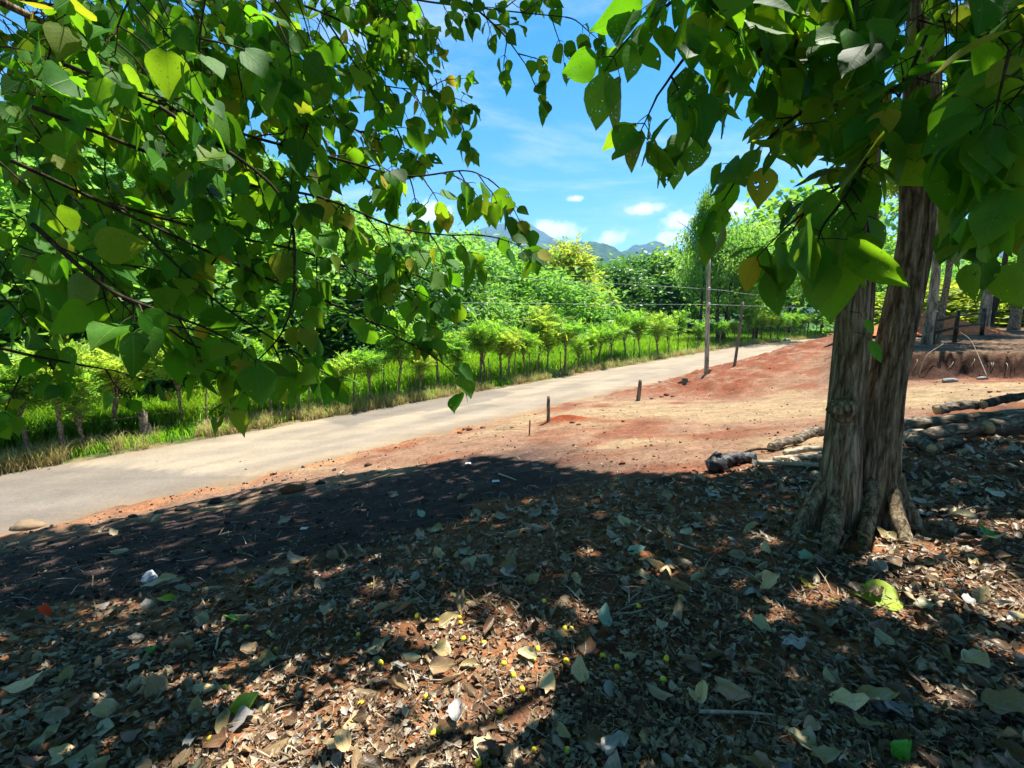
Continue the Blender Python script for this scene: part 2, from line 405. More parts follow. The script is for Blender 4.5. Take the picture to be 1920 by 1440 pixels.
M['wire'] = plain_mat('aluminium_wire', (0.62, 0.64, 0.66), 0.4, 0.1, 3)
M['rust_wire'] = plain_mat('fence_wire', (0.25, 0.2, 0.16), 0.6, 0.2, 3)
M['fence_leaf'] = foliage_mat('feathery_leaf', [(0, (0.08, 0.23, 0.035)), (0.5, (0.17, 0.34, 0.045)), (1, (0.30, 0.40, 0.06))], [(0, (0.20, 0.50, 0.03)), (0.5, (0.38, 0.66, 0.04)), (1, (0.62, 0.70, 0.07))], trans=0.5, rough=0.55)
M['grass'] = foliage_mat('tall_grass', [(0, (0.12, 0.36, 0.014)), (0.5, (0.22, 0.50, 0.02)), (1, (0.34, 0.56, 0.03))], [(0, (0.25, 0.62, 0.015)), (0.5, (0.4, 0.72, 0.02)), (1, (0.52, 0.75, 0.03))], trans=0.5, rough=0.55)
M['straw'] = foliage_mat('dry_grass', [(0.0, (0.26, 0.22, 0.07)), (0.5, (0.48, 0.38, 0.16)), (1.0, (0.62, 0.52, 0.28))], [(0.0, (0.3, 0.26, 0.06)), (1.0, (0.6, 0.5, 0.2))], trans=0.3, rough=0.7)
M['pale_crown'] = foliage_mat('pale_foliage', [(0, (0.08, 0.23, 0.04)), (0.5, (0.12, 0.29, 0.05)), (1, (0.18, 0.35, 0.065))], [(0, (0.22, 0.55, 0.05)), (1, (0.4, 0.66, 0.08))], trans=0.42, rough=0.55)
M['mid_crown'] = foliage_mat('green_foliage', [(0, (0.05, 0.18, 0.025)), (0.5, (0.08, 0.23, 0.03)), (1, (0.15, 0.3, 0.04))], [(0, (0.15, 0.45, 0.03)), (1, (0.36, 0.6, 0.04))], trans=0.42, rough=0.55)
M['dark_crown'] = foliage_mat('dark_foliage', [(0, (0.026, 0.1, 0.018)), (0.5, (0.042, 0.135, 0.024)), (1, (0.075, 0.18, 0.03))], [(0, (0.08, 0.28, 0.03)), (1, (0.18, 0.4, 0.04))], trans=0.3, rough=0.42, spec=0.5)
M['gold_crown'] = foliage_mat('yellow_green_foliage', [(0, (0.14, 0.27, 0.025)), (0.5, (0.22, 0.33, 0.035)), (1, (0.34, 0.38, 0.06))], [(0, (0.32, 0.58, 0.03)), (1, (0.62, 0.66, 0.06))], trans=0.45, rough=0.55)

# ------------------------------------------------------------------ terrain
S2 = math.sqrt(2)
ROAD_N, ROAD_F = 10.3, 14.85      # near and far edge of the road, metres across it
def uv_of(x, y): return (x + y) / S2, (y - x) / S2
def zroad(u): return -1.66 + 0.028 * np.clip(u, -40, 42)
ctrl = []
def cp(px, py, hr, dz=0.0):
    r = ray(px, py); t = hr / -r[2]
    ctrl.append((r[0] * t, r[1] * t, CAMZ - hr - dz))
for a in [(960, 1440, 1.6), (60, 1440, 1.68), (1860, 1440, 1.54), (960, 1200, 1.62), (1600, 990, 1.6), (0, 1170, 1.95), (300, 1100, 2.05), (650, 1040, 1.95), (400, 960, 2.8),
          (850, 900, 2.3), (1000, 930, 1.95), (1050, 830, 2.35), (1350, 880, 1.75), (1400, 800, 2.05), (1028, 790, 2.62), (1200, 775, 2.4), (1550, 765, 1.92), (1900, 725, 1.38),
          (1750, 800, 1.56), (1900, 850, 1.48), (1200, 748, 2.62), (1400, 742, 2.32), (1550, 720, 1.87), (1500, 650, 1.53), (1400, 678, 2.12), (1540, 690, 1.6), (1550, 650, 1.25), (1460, 700, 1.95)]:
    cp(*a)
for u in range(-24, 64, 5):
    ctrl.append(((u - 10.1) / S2, (u + 10.1) / S2, zroad(u) + 0.03))
STEP = 0.66
for (x, y, z) in [(15, 17.3, 0.8 - STEP), (22, 22.8, 1.05 - STEP), (13, 13.2, 0.78 - STEP), (30, 24, 1.25 - STEP), (24, 14, 0.95 - STEP), (22, 2, 0.4), (34, 8, 0.7), (0, -9, 0.15), (12, -9, 0.3), (-9, -8, -0.3), (-3.5, 0, -0.12), (2, 0.5, 0.02), (6, 2, 0.1), (40, 40, 0.9), (60, 60, 0.8)]:
    ctrl.append((x, y, z))
ctrl = np.array(ctrl)
def _U(r2): return np.where(r2 > 1e-9, 0.5 * r2 * np.log(np.maximum(r2, 1e-9)), 0)
def _fit(c):
    n = len(c); d = ((c[:, None, :2] - c[None, :, :2]) ** 2).sum(-1)
    A = np.zeros((n + 3, n + 3)); A[:n, :n] = _U(d) + np.eye(n) * 0.15; A[:n, n] = 1; A[:n, n + 1:] = c[:, :2]; A[n, :n] = 1; A[n + 1:, :n] = c[:, :2].T
    b = np.zeros(n + 3); b[:n] = c[:, 2]
    return np.linalg.solve(A, b)
TPSW = _fit(ctrl)
def tps(x, y):
    x = np.clip(np.ravel(x), -45, 75); y = np.clip(np.ravel(y), -30, 75); n = len(ctrl)
    out = np.empty(len(x))
    for i in range(0, len(x), 20000):
        xs, ys = x[i:i + 20000], y[i:i + 20000]
        d = (xs[:, None] - ctrl[:, 0]) ** 2 + (ys[:, None] - ctrl[:, 1]) ** 2
        out[i:i + 20000] = _U(d) @ TPSW[:n] + TPSW[n] + TPSW[n + 1] * xs + TPSW[n + 2] * ys
    return out
def bank_d(x, y):      # distance above the cut bank's foot line
    return (x - 9.7) * 0.61 + (y - 14.6) * 0.79 + 0.42 + (fbm(x * 0.8, y * 0.8, 3, 5) - 0.5) * 1.2 + (fbm(x * 3.0, y * 3.0, 2, 6) - 0.5) * 0.5
def bank_mask(x, y): return sstep(0.62, 0.74, x / np.maximum(y, 2.0)) * sstep(5, 9, y + 0.35 * x)
A_K = np.array([-1.3, -1.0, -0.73, -0.56, -0.34, -0.18, -0.066, 0.04, 0.11, 0.2, 0.35, 0.6, 1.3])
A_Z = np.array([26, 27, 28, 30, 24, 21, 20, 16, 10, 4, 3.5, 4, 6])
def hill(x, y):
    u, v = uv_of(x, y)
    a = np.clip(x / np.maximum(y, 4.0), -1.3, 1.3)
    r = np.interp(a, A_K, A_Z)
    h = r * sstep(34, 112, v) * (1 - 0.6 * sstep(160, 420, v))
    h = h + (fbm(x / 35, y / 35, 3, 9) - 0.5) * 7 * sstep(45, 110, v)
    g = 38 * np.exp(-(((x - 46) / 27) ** 2 + ((y - 330) / 45) ** 2))
    return h + g * sstep(120, 240, y)
def track_d(x, y):      # the bare side track, distance from its middle line
    pts = np.array([(-3.4, 12.2), (0.4, 13.2), (3.6, 12.9), (6.85, 10.9), (10.2, 9.7), (16, 7.2), (30, 3)])
    best = np.full(np.shape(x), 1e9)
    for p, q in zip(pts[:-1], pts[1:]):
        d = q - p; t = np.clip(((x - p[0]) * d[0] + (y - p[1]) * d[1]) / (d @ d), 0, 1)
        best = np.minimum(best, np.hypot(x - p[0] - t * d[0], y - p[1] - t * d[1]))
    return best
def zbase(x, y):
    shp = np.shape(x); x = np.ravel(np.asarray(x, float)); y = np.ravel(np.asarray(y, float))
    u, v = uv_of(x, y)
    zn = tps(x, y) + STEP * bank_mask(x, y) * sstep(-0.05, 0.55, bank_d(x, y))
    zf = zroad(u) + 0.04 + hill(x, y) - 0.15 * sstep(16, 22, v)
    w = sstep(9.9, 10.7, v)
    z = zn * (1 - w) + zf * w
    return z.reshape(shp)
def zground(x, y):
    shp = np.shape(x); x = np.ravel(np.asarray(x, float)); y = np.ravel(np.asarray(y, float))
    u, v = uv_of(x, y)
    z = zbase(x, y)
    near = np.exp(-((x / 60) ** 2 + (y / 60) ** 2))
    td = track_d(x, y)
    mound = sstep(4.2, 6.5, v) * (1 - sstep(9.3, 10.2, v)) * sstep(14.2, 17, u) * (1 - sstep(45, 60, u))
    amp = 0.05 * (0.3 + 0.7 * sstep(1.6, 2.6, td)) + 0.24 * mound
    z = z + near * amp * (fbm(x * 1.1, y * 1.1, 4, 3) - 0.5) * 2
    edge = np.exp(-((v - 10.0) / 0.5) ** 2)
    z = z + mound * (0.16 + 0.09 * (fbm(x * 3.1, y * 3.1, 3, 27) - 0.5) * 2)
    z = z + near * 0.035 * (fbm(x * 5, y * 5, 3, 21) - 0.5) * 2 * (0.4 + 0.6 * sstep(1.4, 2.4, td))
    z = z + near * 0.10 * edge * (fbm(x * 2.4, y * 2.4, 3, 31) - 0.42) * 2
    # wheel ruts in the side track
    z = z - 0.035 * np.exp(-((td - 0.85) / 0.3) ** 2) * near
    # crumbled red heap round the foot of the stake
    z = z + 0.16 * np.exp(-(((x - 1.35) / 0.75) ** 2 + ((y - 12.0) / 0.28) ** 2)) * (0.6 + 0.8 * fbm(x * 4, y * 4, 2, 77))
    inroad = sstep(10.2, 10.75, v + (fbm(x * 1.5, y * 1.5, 3, 41) - 0.5) * 0.9) * (1 - sstep(14.6, 15.0, v + (fbm(x * 1.3, y * 1.3, 3, 43) - 0.5) * 0.6)) * sstep(-60, -50, u)
    z = z * (1 - inroad) + (zroad(u) - 0.05) * inroad
    return z.reshape(shp)
def hit(px, py, tmax=400.0, f=zground):
    r = ray(px, py); r = r / r[1]
    t = np.concatenate([np.arange(0.6, 40, 0.05), np.arange(40, tmax, 0.5)])
    z = CAMZ + r[2] * t - f(r[0] * t, t)
    i = np.argmax(z < 0)
    if not (z < 0).any(): i = len(t) - 1
    a, b = t[max(i - 1, 0)], t[i]
    za, zb = z[max(i - 1, 0)], z[i]
    k = a + (b - a) * (za / (za - zb) if za != zb else 0)
    return np.array([r[0] * k, k, CAMZ + r[2] * k])

def axis(lo, hi, step, far, grow=1.16):
    mid = list(np.arange(lo, hi, step)); s = step; a = []; x = hi
    while x < far[1]: a.append(x); s *= grow; x += s
    b = []; s = step; x = lo
    while x > far[0]:
        s *= grow; x -= s; b.append(x)
    return np.array(b[::-1] + mid + a + [far[1] + 400])
gx = axis(-13, 20, 0.13, (-6500, 6500)); gy = axis(-1, 27, 0.13, (-700, 6800))
GX, GY = np.meshgrid(gx, gy)
GZ = zground(GX, GY)
def in_poly(x, y, poly):
    poly = np.asarray(poly); inside = np.zeros(np.shape(x), bool); j = len(poly) - 1
    for i in range(len(poly)):
        xi, yi = poly[i]; xj, yj = poly[j]
        c = ((yi > y) != (yj > y)) & (x < (xj - xi) * (y - yi) / (yj - yi + 1e-12) + xi)
        inside ^= c; j = i
    return inside
def px_poly(pts): return np.array([hit(a, b, f=zbase)[:2] for a, b in pts])
# leaf-strewn floor: everything on this side of the boundary
lit_edge = px_poly([(0, 1165), (180, 1130), (420, 1085), (650, 1035), (820, 985), (960, 935), (1120, 905), (1330, 885), (1480, 862), (1600, 825), (1760, 775), (1919, 750)])
LITTER = np.vstack([[(-9, -0.5)], lit_edge, [(14, 7.5), (16, -6), (-9, -6)]])
shade_edge = px_poly([(0, 1004), (150, 985), (300, 955), (520, 908), (640, 888), (760, 850), (860, 845), (980, 862), (1080, 880), (1230, 892), (1340, 893), (1500, 868), (1620, 838), (1780, 800), (1919, 770)])
SHADE = np.vstack([[(-12, 3.5)], shade_edge, [(13, 6.6), (14, -5), (-12, -5)]])

def ground_color(x, y):
    u, v = uv_of(x, y)
    n1 = fbm(x * 0.7, y * 0.7, 4, 51); n2 = fbm(x * 2.5, y * 2.5, 3, 61)
    C = lambda *c: np.array(c)[None, :]
    red = C(0.175, 0.060, 0.030); pink = C(0.220, 0.128, 0.080); tan = C(0.275, 0.195, 0.11)
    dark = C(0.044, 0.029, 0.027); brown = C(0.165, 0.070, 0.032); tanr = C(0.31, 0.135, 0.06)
    def mix(a, b, f): f = np.clip(f + 0 * n1, 0, 1)[:, None]; return a * (1 - f) + b * f
    c = mix(pink + 0 * n1[:, None], red, sstep(0.56, 0.70, n1) * 0.75)
    c = mix(c, tan, sstep(0.55, 0.7, fbm(x * 0.5 + 9, y * 1.1, 3, 71)) * 0.8)
    mound = sstep(4.0, 6.0, v) * (1 - sstep(10.0, 10.6, v)) * sstep(14.0, 16.2, u)
    c = mix(c, mix(red + 0 * n1[:, None], pink, sstep(0.52, 0.75, n2)), mound)
    td = track_d(x, y)
    c = mix(c, mix(tan + 0 * n1[:, None], pink, 0.35 * sstep(0.45, 0.7, n2)), (1 - sstep(1.3, 2.1, td + (n1 - 0.5) * 1.2)) * sstep(-2, 1, x))
    heap = np.exp(-(((x - 1.4) / 0.9) ** 2 + ((y - 12.0) / 0.4) ** 2))
    c = mix(c, C(0.19, 0.04, 0.014) + 0 * n1[:, None], heap * 1.3)
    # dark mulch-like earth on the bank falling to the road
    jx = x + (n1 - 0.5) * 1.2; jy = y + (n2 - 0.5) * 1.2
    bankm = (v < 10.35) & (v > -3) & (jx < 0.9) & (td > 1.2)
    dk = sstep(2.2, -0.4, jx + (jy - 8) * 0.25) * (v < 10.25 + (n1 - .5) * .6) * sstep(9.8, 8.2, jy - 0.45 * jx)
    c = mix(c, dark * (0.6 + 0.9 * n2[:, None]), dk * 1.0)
    c = mix(c, tanr + 0 * n1[:, None], 0.8 * np.exp(-((v - 10.25) / 0.22) ** 2) * (u < 12))
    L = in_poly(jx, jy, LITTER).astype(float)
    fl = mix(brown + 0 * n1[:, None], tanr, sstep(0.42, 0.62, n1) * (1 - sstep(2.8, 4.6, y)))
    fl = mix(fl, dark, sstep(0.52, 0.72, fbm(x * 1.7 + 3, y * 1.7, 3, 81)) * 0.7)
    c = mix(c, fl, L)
    # upper terrace, and the bank face tinted dark to stand for its shade
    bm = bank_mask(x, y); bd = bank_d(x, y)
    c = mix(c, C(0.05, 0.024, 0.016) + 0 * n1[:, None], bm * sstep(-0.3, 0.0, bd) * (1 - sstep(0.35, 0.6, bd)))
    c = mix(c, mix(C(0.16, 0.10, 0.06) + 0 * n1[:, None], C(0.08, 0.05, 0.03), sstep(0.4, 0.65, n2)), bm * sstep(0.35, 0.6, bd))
    # far side of the road: dry verge, green field, hills
    g = C(0.05, 0.14, 0.012); g2 = C(0.09, 0.19, 0.018)
    gr = mix(g + 0 * n1[:, None], g2, sstep(0.35, 0.65, fbm(x / 9, y / 9, 4, 91)))
    verge = mix(C(0.17, 0.135, 0.07) + 0 * n1[:, None], C(0.06, 0.09, 0.02), sstep(0.45, 0.65, n2))
    c = mix(c, verge, sstep(14.5, 14.9, v + (n2 - .5) * .3)); c = mix(c, gr, sstep(15.2, 16.2, v + (n1 - .5)))
    wood = sstep(30, 40, v) * (y < 260)
    c = mix(c, C(0.035, 0.075, 0.018) + 0 * n1[:, None], wood * 0.8)
    c = mix(c, C(0.11, 0.19, 0.02) + 0 * n1[:, None], sstep(240, 280, y) * np.exp(-((x - 47) / 90) ** 2))
    far = sstep(0.66, 0.9, x / np.maximum(y, 3)) * sstep(17, 22, y)
    c = mix(c, mix(gr, C(0.30, 0.17, 0.09) + 0 * n1[:, None], 0.4), far * (v < 10.2) * sstep(24, 32, x))
    return c
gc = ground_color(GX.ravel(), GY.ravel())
nx_, ny_ = len(gx), len(gy)
ii = np.arange((nx_ - 1) * (ny_ - 1)); ci = ii % (nx_ - 1); ri = ii // (nx_ - 1); i0 = ri * nx_ + ci
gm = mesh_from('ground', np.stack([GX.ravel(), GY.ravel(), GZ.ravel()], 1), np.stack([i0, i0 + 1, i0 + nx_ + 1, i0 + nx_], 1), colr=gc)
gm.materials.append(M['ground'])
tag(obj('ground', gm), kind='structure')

# road surface
us = np.concatenate([np.arange(-60, -12, 1.0), np.arange(-12, 50, 0.2), np.arange(50, 200, 1.0)]); vs = np.linspace(ROAD_N - 0.35, ROAD_F + 0.12, 26)
UU, VV = np.meshgrid(us, vs)
jag = (fbm(UU * 0.8, VV * 0 + 3, 4, 13) - 0.5)
VE = VV + np.where(VV < 10.6, jag * 0.7, 0) + np.where(VV > 14.6, (fbm(UU * 0.7, VV * 0 + 8, 4, 19) - 0.5) * 0.5, 0)
RX, RY = (UU - VE) / S2, (UU + VE) / S2
crown = 0.03 * (1 - ((VE - 12.6) / 2.4) ** 2)
RZ = zroad(UU) + crown - 0.015 + 0.008 * (fbm(UU * 1.5, VE * 1.5, 3, 23) - 0.5)
def road_color(u, v):
    n = fbm(u * 0.35, v * 1.6, 4, 33); n2 = fbm(u * 1.2, v * 1.2, 4, 37)
    base = np.array([0.190, 0.158, 0.122])[None]; lt = np.array([0.250, 0.205, 0.148])[None]; dk = np.array([0.128, 0.112, 0.096])[None]; tn = np.array([0.18, 0.122, 0.07])[None]
    f = sstep(0.35, 0.65, n)[:, None]; c = base * (1 - f) + lt * f
    # older, greyer surfacing patches with sharp joints
    seam = (u < 3.1 - (v - 10.3) * 0.62) | ((u > 6.2) & (u < 13.5) & (v > 13.1 + 0.2 * np.sin(u)))
    c = np.where(seam[:, None], c * 0.25 + dk * 0.75, c)
    s2 = (u > 8.5) & (u < 11.2) & (v > 11.9) & (v < 12.6)
    c = np.where(s2[:, None], c * 0.5 + dk * 0.5, c)
    e = (np.exp(-((v - 10.2) / 0.55) ** 2) + 0.7 * np.exp(-((v - 15.0) / 0.3) ** 2)) * (0.4 + n2)
    e = np.clip(e, 0, 0.9)[:, None]
    c = c * (1 - e) + tn * e
    wt = 0.10 * (np.exp(-((v - 11.6) / .3) ** 2) + np.exp(-((v - 13.4) / .3) ** 2))[:, None]; c = c * (1 - wt) + lt * 1.25 * wt
    far = sstep(14, 30, u)[:, None]; c = c * (1 - 0.5 * far) + lt * 0.5 * far
    return c
rc = road_color(UU.ravel(), VE.ravel())
nu, nv_ = len(us), len(vs)
ii = np.arange((nu - 1) * (nv_ - 1)); ci = ii % (nu - 1); ri = ii // (nu - 1); i0 = ri * nu + ci
rm = mesh_from('road', np.stack([RX.ravel(), RY.ravel(), RZ.ravel()], 1), np.stack([i0, i0 + 1, i0 + nu + 1, i0 + nu], 1), colr=rc)
rm.materials.append(M['road'])
tag(obj('road', rm), kind='structure')

# mountains
def mountain(prof, Y, depth, colr, seed):
    px = np.array([p[0] for p in prof], float); py = np.array([p[1] for p in prof], float)
    xs = np.linspace(px[0], px[-1], 240); ys = np.interp(xs, px, py)
    crest = np.array([P(a, b, Y) for a, b in zip(xs, ys)])
    crest[:, 2] += (fbm(xs / 18, xs * 0, 4, seed) - 0.5) * Y * 0.012
    rows = np.concatenate([np.linspace(0, 1, 46), [1.3, 1.8]])
    V = []
    for s in rows:
        yy = Y - depth * (1 - s)
        h = crest[:, 2] * (np.minimum(s, 2 - s) ** 0.85 if s <= 1 else max(0.0, 1.9 - s) ** 1)
        rid = (fbm(crest[:, 0] / 110 + s * 1.2, np.full(len(xs), s * 3.0), 5, seed + 3) - 0.5) * crest[:, 2].max() * 0.30 * (1 - abs(2 * min(s, 1) - 1) ** 3 if s <= 1 else 0)
        V.append(np.stack([crest[:, 0] * yy / Y, np.full(len(xs), yy), h + rid], 1))
    V = np.concatenate(V); n = len(xs)
    ii = np.arange((n - 1) * (len(rows) - 1)); ci = ii % (n - 1); ri = ii // (n - 1); i0 = ri * n + ci
    c = np.array(colr)[None] * (0.7 + 0.6 * fbm(V[:, 0] / 60, V[:, 2] / 40, 4, seed + 9)[:, None])
    me = mesh_from('mountain', V, np.stack([i0, i0 + 1, i0 + n + 1, i0 + n], 1), colr=c)
    me.materials.append(M['mountain'])
    tag(obj('mountain', me), kind='structure')
mountain([(-900, 480), (0, 480), (500, 475), (820, 452), (920, 424), (972, 410), (1000, 425), (1040, 449), (1085, 471), (1150, 490), (1400, 500), (2600, 480)], 4200, 2000, (0.05, 0.09, 0.035), 201)
mountain([(600, 520), (1020, 486), (1060, 462), (1085, 453), (1110, 449), (1135, 455), (1160, 467), (1200, 482), (1300, 500), (1700, 540)], 1900, 800, (0.045, 0.10, 0.03), 301)
mountain([(1000, 505), (1120, 490), (1185, 464), (1215, 456), (1240, 456), (1290, 474), (1400, 478), (1700, 470), (2400, 440)], 3100, 1200, (0.045, 0.09, 0.035), 401)

# ------------------------------------------------------------------ leaf templates
def leaf_template(s, w, fold=0.12, curl=0.25, roll=0.0, wave=0.0, seed=0, asym=0.0):
    r = np.random.default_rng(seed)
    V = []; U = []
    for si, wi in zip(s, w):
        zc = -curl * si * si
        for sx in (-1, -0.5, 0, 0.5, 1) if len(s) > 6 else (-1, 0, 1):
            x = sx * wi * (1 + asym * sx)
            z = zc + fold * abs(x) + wave * (r.random() - 0.5) * abs(sx)
            xx = x
            if roll:
                a = x * roll; xx = math.sin(a) / roll; z = zc + (1 - math.cos(a)) / roll + wave * (r.random() - 0.5) * abs(sx)
            y = si + (wave * 0.5 * (r.random() - 0.5) * abs(sx)) - (0.05 * abs(sx) if si < 0.02 else 0)
            V.append((xx, y, z)); U.append((x, si))
    k = 5 if len(s) > 6 else 3; T = []
    for i in range(len(s) - 1):
        for j in range(k - 1):
            a = i * k + j
            T += [(a, a + 1, a + k + 1), (a, a + k + 1, a + k)]
    return np.array(V), np.array(T), np.array(U)
HS = [0.0, 0.05, 0.16, 0.32, 0.52, 0.72, 0.88, 1.0]; HW = [0.10, 0.27, 0.39, 0.42, 0.35, 0.21, 0.075, 0.004]
OS = HS; OW = [0.04, 0.13, 0.26, 0.345, 0.335, 0.235, 0.10, 0.004]
HEART = [leaf_template(HS, np.array(HW) * rng.uniform(0.9, 1.08), rng.uniform(0.05, 0.3), rng.uniform(-0.05, 0.35), 0, 0.05, 40 + k, rng.uniform(-0.06, 0.06)) for k in range(8)]
OVAL = [leaf_template(OS, np.array(OW) * rng.uniform(0.9, 1.12), rng.uniform(0.05, 0.28), rng.uniform(-0.05, 0.38), 0, 0.05, 60 + k, rng.uniform(-0.06, 0.06)) for k in range(8)]
LOWS = [0.0, 0.15, 0.45, 0.78, 1.0]; LOWW = [0.1, 0.37, 0.4, 0.2, 0.005]
LOW = [leaf_template(LOWS, LOWW, 0.15, 0.2, 0, 0.03, 80 + k) for k in range(3)]
DRY = []
for k in range(14):
    roll = [0.0, 2.6, 4.2, 5.4, -3.6, 1.6][k % 6]
    DRY.append(leaf_template(HS, np.array(HW if k % 2 else OW) * rng.uniform(0.85, 1.15), rng.uniform(-0.2, 0.5), rng.uniform(-0.5, 0.45), roll, rng.uniform(0.12, 0.32), 100 + k, rng.uniform(-0.15, 0.15)))

def place(mb, tpl, O, A, N, L, var):
    """copies of a template: base O, growing along A, facing N, length L"""
    V, T, U = tpl
    O = np.atleast_2d(O); A = nrm(np.atleast_2d(A)); N = np.atleast_2d(N); L = np.atleast_1d(L)
    N = nrm(N - A * (N * A).sum(-1, keepdims=True)); S = np.cross(A, N)
    W = O[:, None] + L[:, None, None] * (V[None, :, 0:1] * S[:, None] + V[None, :, 1:2] * A[:, None] + V[None, :, 2:3] * N[:, None])
    n = len(O); m = len(V)
    mb.add(W.reshape(-1, 3), (T[None] + (np.arange(n) * m)[:, None, None]).reshape(-1, T.shape[1]), np.tile(U, (n, 1)), np.repeat(np.broadcast_to(var, (n,)), m))
def leaf_matrix(O, A, N, L):
    A = nrm(A); N = nrm(N - A * np.dot(N, A)); S = np.cross(A, N)
    return Matrix(((S[0] * L, A[0] * L, N[0] * L, O[0]), (S[1] * L, A[1] * L, N[1] * L, O[1]), (S[2] * L, A[2] * L, N[2] * L, O[2]), (0, 0, 0, 1)))

# ------------------------------------------------------------------ the broad-leaved trees round the camera
UP = np.array([0, 0, 1.0])
LSCALE = 0.95
def spray(P0, d, length, nodes, L, droop, leaves, twigs, r0=0.0045, ntpl=8):
    L = L * LSCALE
    p = np.array(P0, float); d = nrm(d); step = length / nodes; pts = [p.copy()]
    a0 = rng.uniform(0, math.pi)
    for k in range(nodes):
        d = nrm(d - UP * droop * step * 2.2 + rng.normal(0, 0.10, 3)); p = p + d * step; pts.append(p.copy())
        if k == 0 and nodes > 3: continue
        s, b = frame_of(d); ang = a0 + (k % 2) * math.pi / 2 + rng.normal(0, 0.25)
        side = s * math.cos(ang) + b * math.sin(ang)
        for sg in (-1, 1):
            if rng.random() < 0.1: continue
            pd = nrm(side * sg * 0.85 + d * 0.45 - UP * 0.25 + rng.normal(0, 0.15, 3))
            Lk = L * rng.uniform(0.6, 1.25)
            o = p + pd * Lk * 0.42
            A = nrm(pd * 0.6 - UP * 0.75 + rng.normal(0, 0.42, 3))
            N = UP * 0.75 + pd * 0.55 + rng.normal(0, 0.6, 3)
            leaves.append((o, A, N, Lk, int(rng.integers(ntpl)), rng.random()))
            twigs.add(*tube([p, p + pd * Lk * 0.25 + UP * 0.004, o], [0.0022, 0.0017, 0.0014], 4, caps=False))
    A = nrm(d - UP * 0.5); leaves.append((p, A, UP + rng.normal(0, 0.4, 3), L * 0.9, int(rng.integers(ntpl)), rng.random()))
    twigs.add(*tube(smooth_path(pts, nodes * 2), np.linspace(r0, 0.0018, nodes * 2), 5, caps=False))
def limb_px(pts, r0, r1, leaves, twigs, L, every=0.16, slen=(0.16, 0.34), nodes=(3, 5), droop=0.9, skip=0.15):
    """a leafy limb through (px, py, distance) points with drooping side sprays"""
    w = smooth_path([P(a, b, c) for a, b, c in pts], 14 + 6 * len(pts))
    V = tube(w, np.linspace(r0, r1, len(w)), 7, 0.12)
    seg = np.linalg.norm(np.diff(w, axis=0), axis=1); tot = seg.sum(); cum = np.concatenate([[0], np.cumsum(seg)])
    s = tot * skip
    while s < tot:
        i = min(np.searchsorted(cum, s), len(w) - 1); t = nrm(w[i] - w[i - 1]); a, b = frame_of(t)
        an = rng.uniform(0, 2 * math.pi); side = a * math.cos(an) + b * math.sin(an)
        spray(w[i], t * 0.6 + side * 0.8 - UP * 0.15, rng.uniform(*slen), int(rng.integers(*nodes)), L, droop, leaves, twigs)
        s += every * rng.uniform(0.7, 1.3)
    spray(w[-1], w[-1] - w[-2], slen[1], nodes[1], L, droop, leaves, twigs)
    return V
def fill_px(poly, n, depth, L, dirs, leaves, twigs, slen=(0.25, 0.5), nodes=(4, 7), droop=0.8):
    poly = np.array(poly, float); lo, hi = poly.min(0), poly.max(0); k = 0
    while k < n:
        q = rng.uniform(lo, hi)
        if not in_poly(q[0:1], q[1:2], poly)[0]: continue
        Y = rng.uniform(*depth); p = P(q[0], q[1], Y)
        if p[2] < zbase(p[0], p[1]) + 0.7: continue
        dv = np.array(dirs) + rng.normal(0, 0.4, 3)
        spray(p - nrm(dv) * 0.15, dv, rng.uniform(*slen), int(rng.integers(*nodes)), L * rng.uniform(0.85, 1.15), droop, leaves, twigs); k += 1

def canopy_leaves(n_tries, zlo, zhi, keep, lai_mask):
    """high crown leaves, set over the ground they shade; none inside the picture"""
    g = rng.uniform((-12, -5), (14, 8.5), (n_tries, 2))
    ok = in_poly(g[:, 0], g[:, 1], SHADE) & (rng.random(n_tries) < lai_mask(g[:, 0], g[:, 1])); g = g[ok]
    zg = zbase(g[:, 0], g[:, 1]); h = rng.uniform(zlo, zhi, len(g)) - zg
    p = np.stack([g[:, 0] + SUN[0] / SUN[2] * h, g[:, 1] + SUN[1] / SUN[2] * h, zg + h], 1)
    x, y, d = proj(p)
    vis = (d > 0) & (x > -60) & (x < 1980) & (y > -90) & (y < 1500)
    return p[~vis & keep(p)]

def shade_mask(x, y):
    m = np.full(len(x), 0.95)
    c = 0.5 + 0.5 * np.sin(x * 5.1 + 2 * np.sin(y * 2.3)) * np.sin(y * 6.3 + 1.5 * np.sin(x * 3.1))
    # thinner crown over the front-left ground and beside the twin trunk
    thin = np.exp(-(((x + 1.6) / 2.8) ** 2 + ((y - 1.75) / 1.1) ** 2)) * 1.8 + np.exp(-(((x - 3.3) / 1.7) ** 2 + ((y - 2.95) / 0.75) ** 2)) * 1.7 + 0.6 * np.exp(-(((x - 5.5) / 1.8) ** 2 + ((y - 6.3) / 0.9) ** 2))
    thin = np.clip(thin, 0, 1) * (0.3 + 0.7 * sstep(0.34, 0.45, fbm(x * 1.9, y * 2.9, 3, 333)))
    return np.clip(m * (1 - np.clip(thin, 0, 0.992)), 0.006, 1)

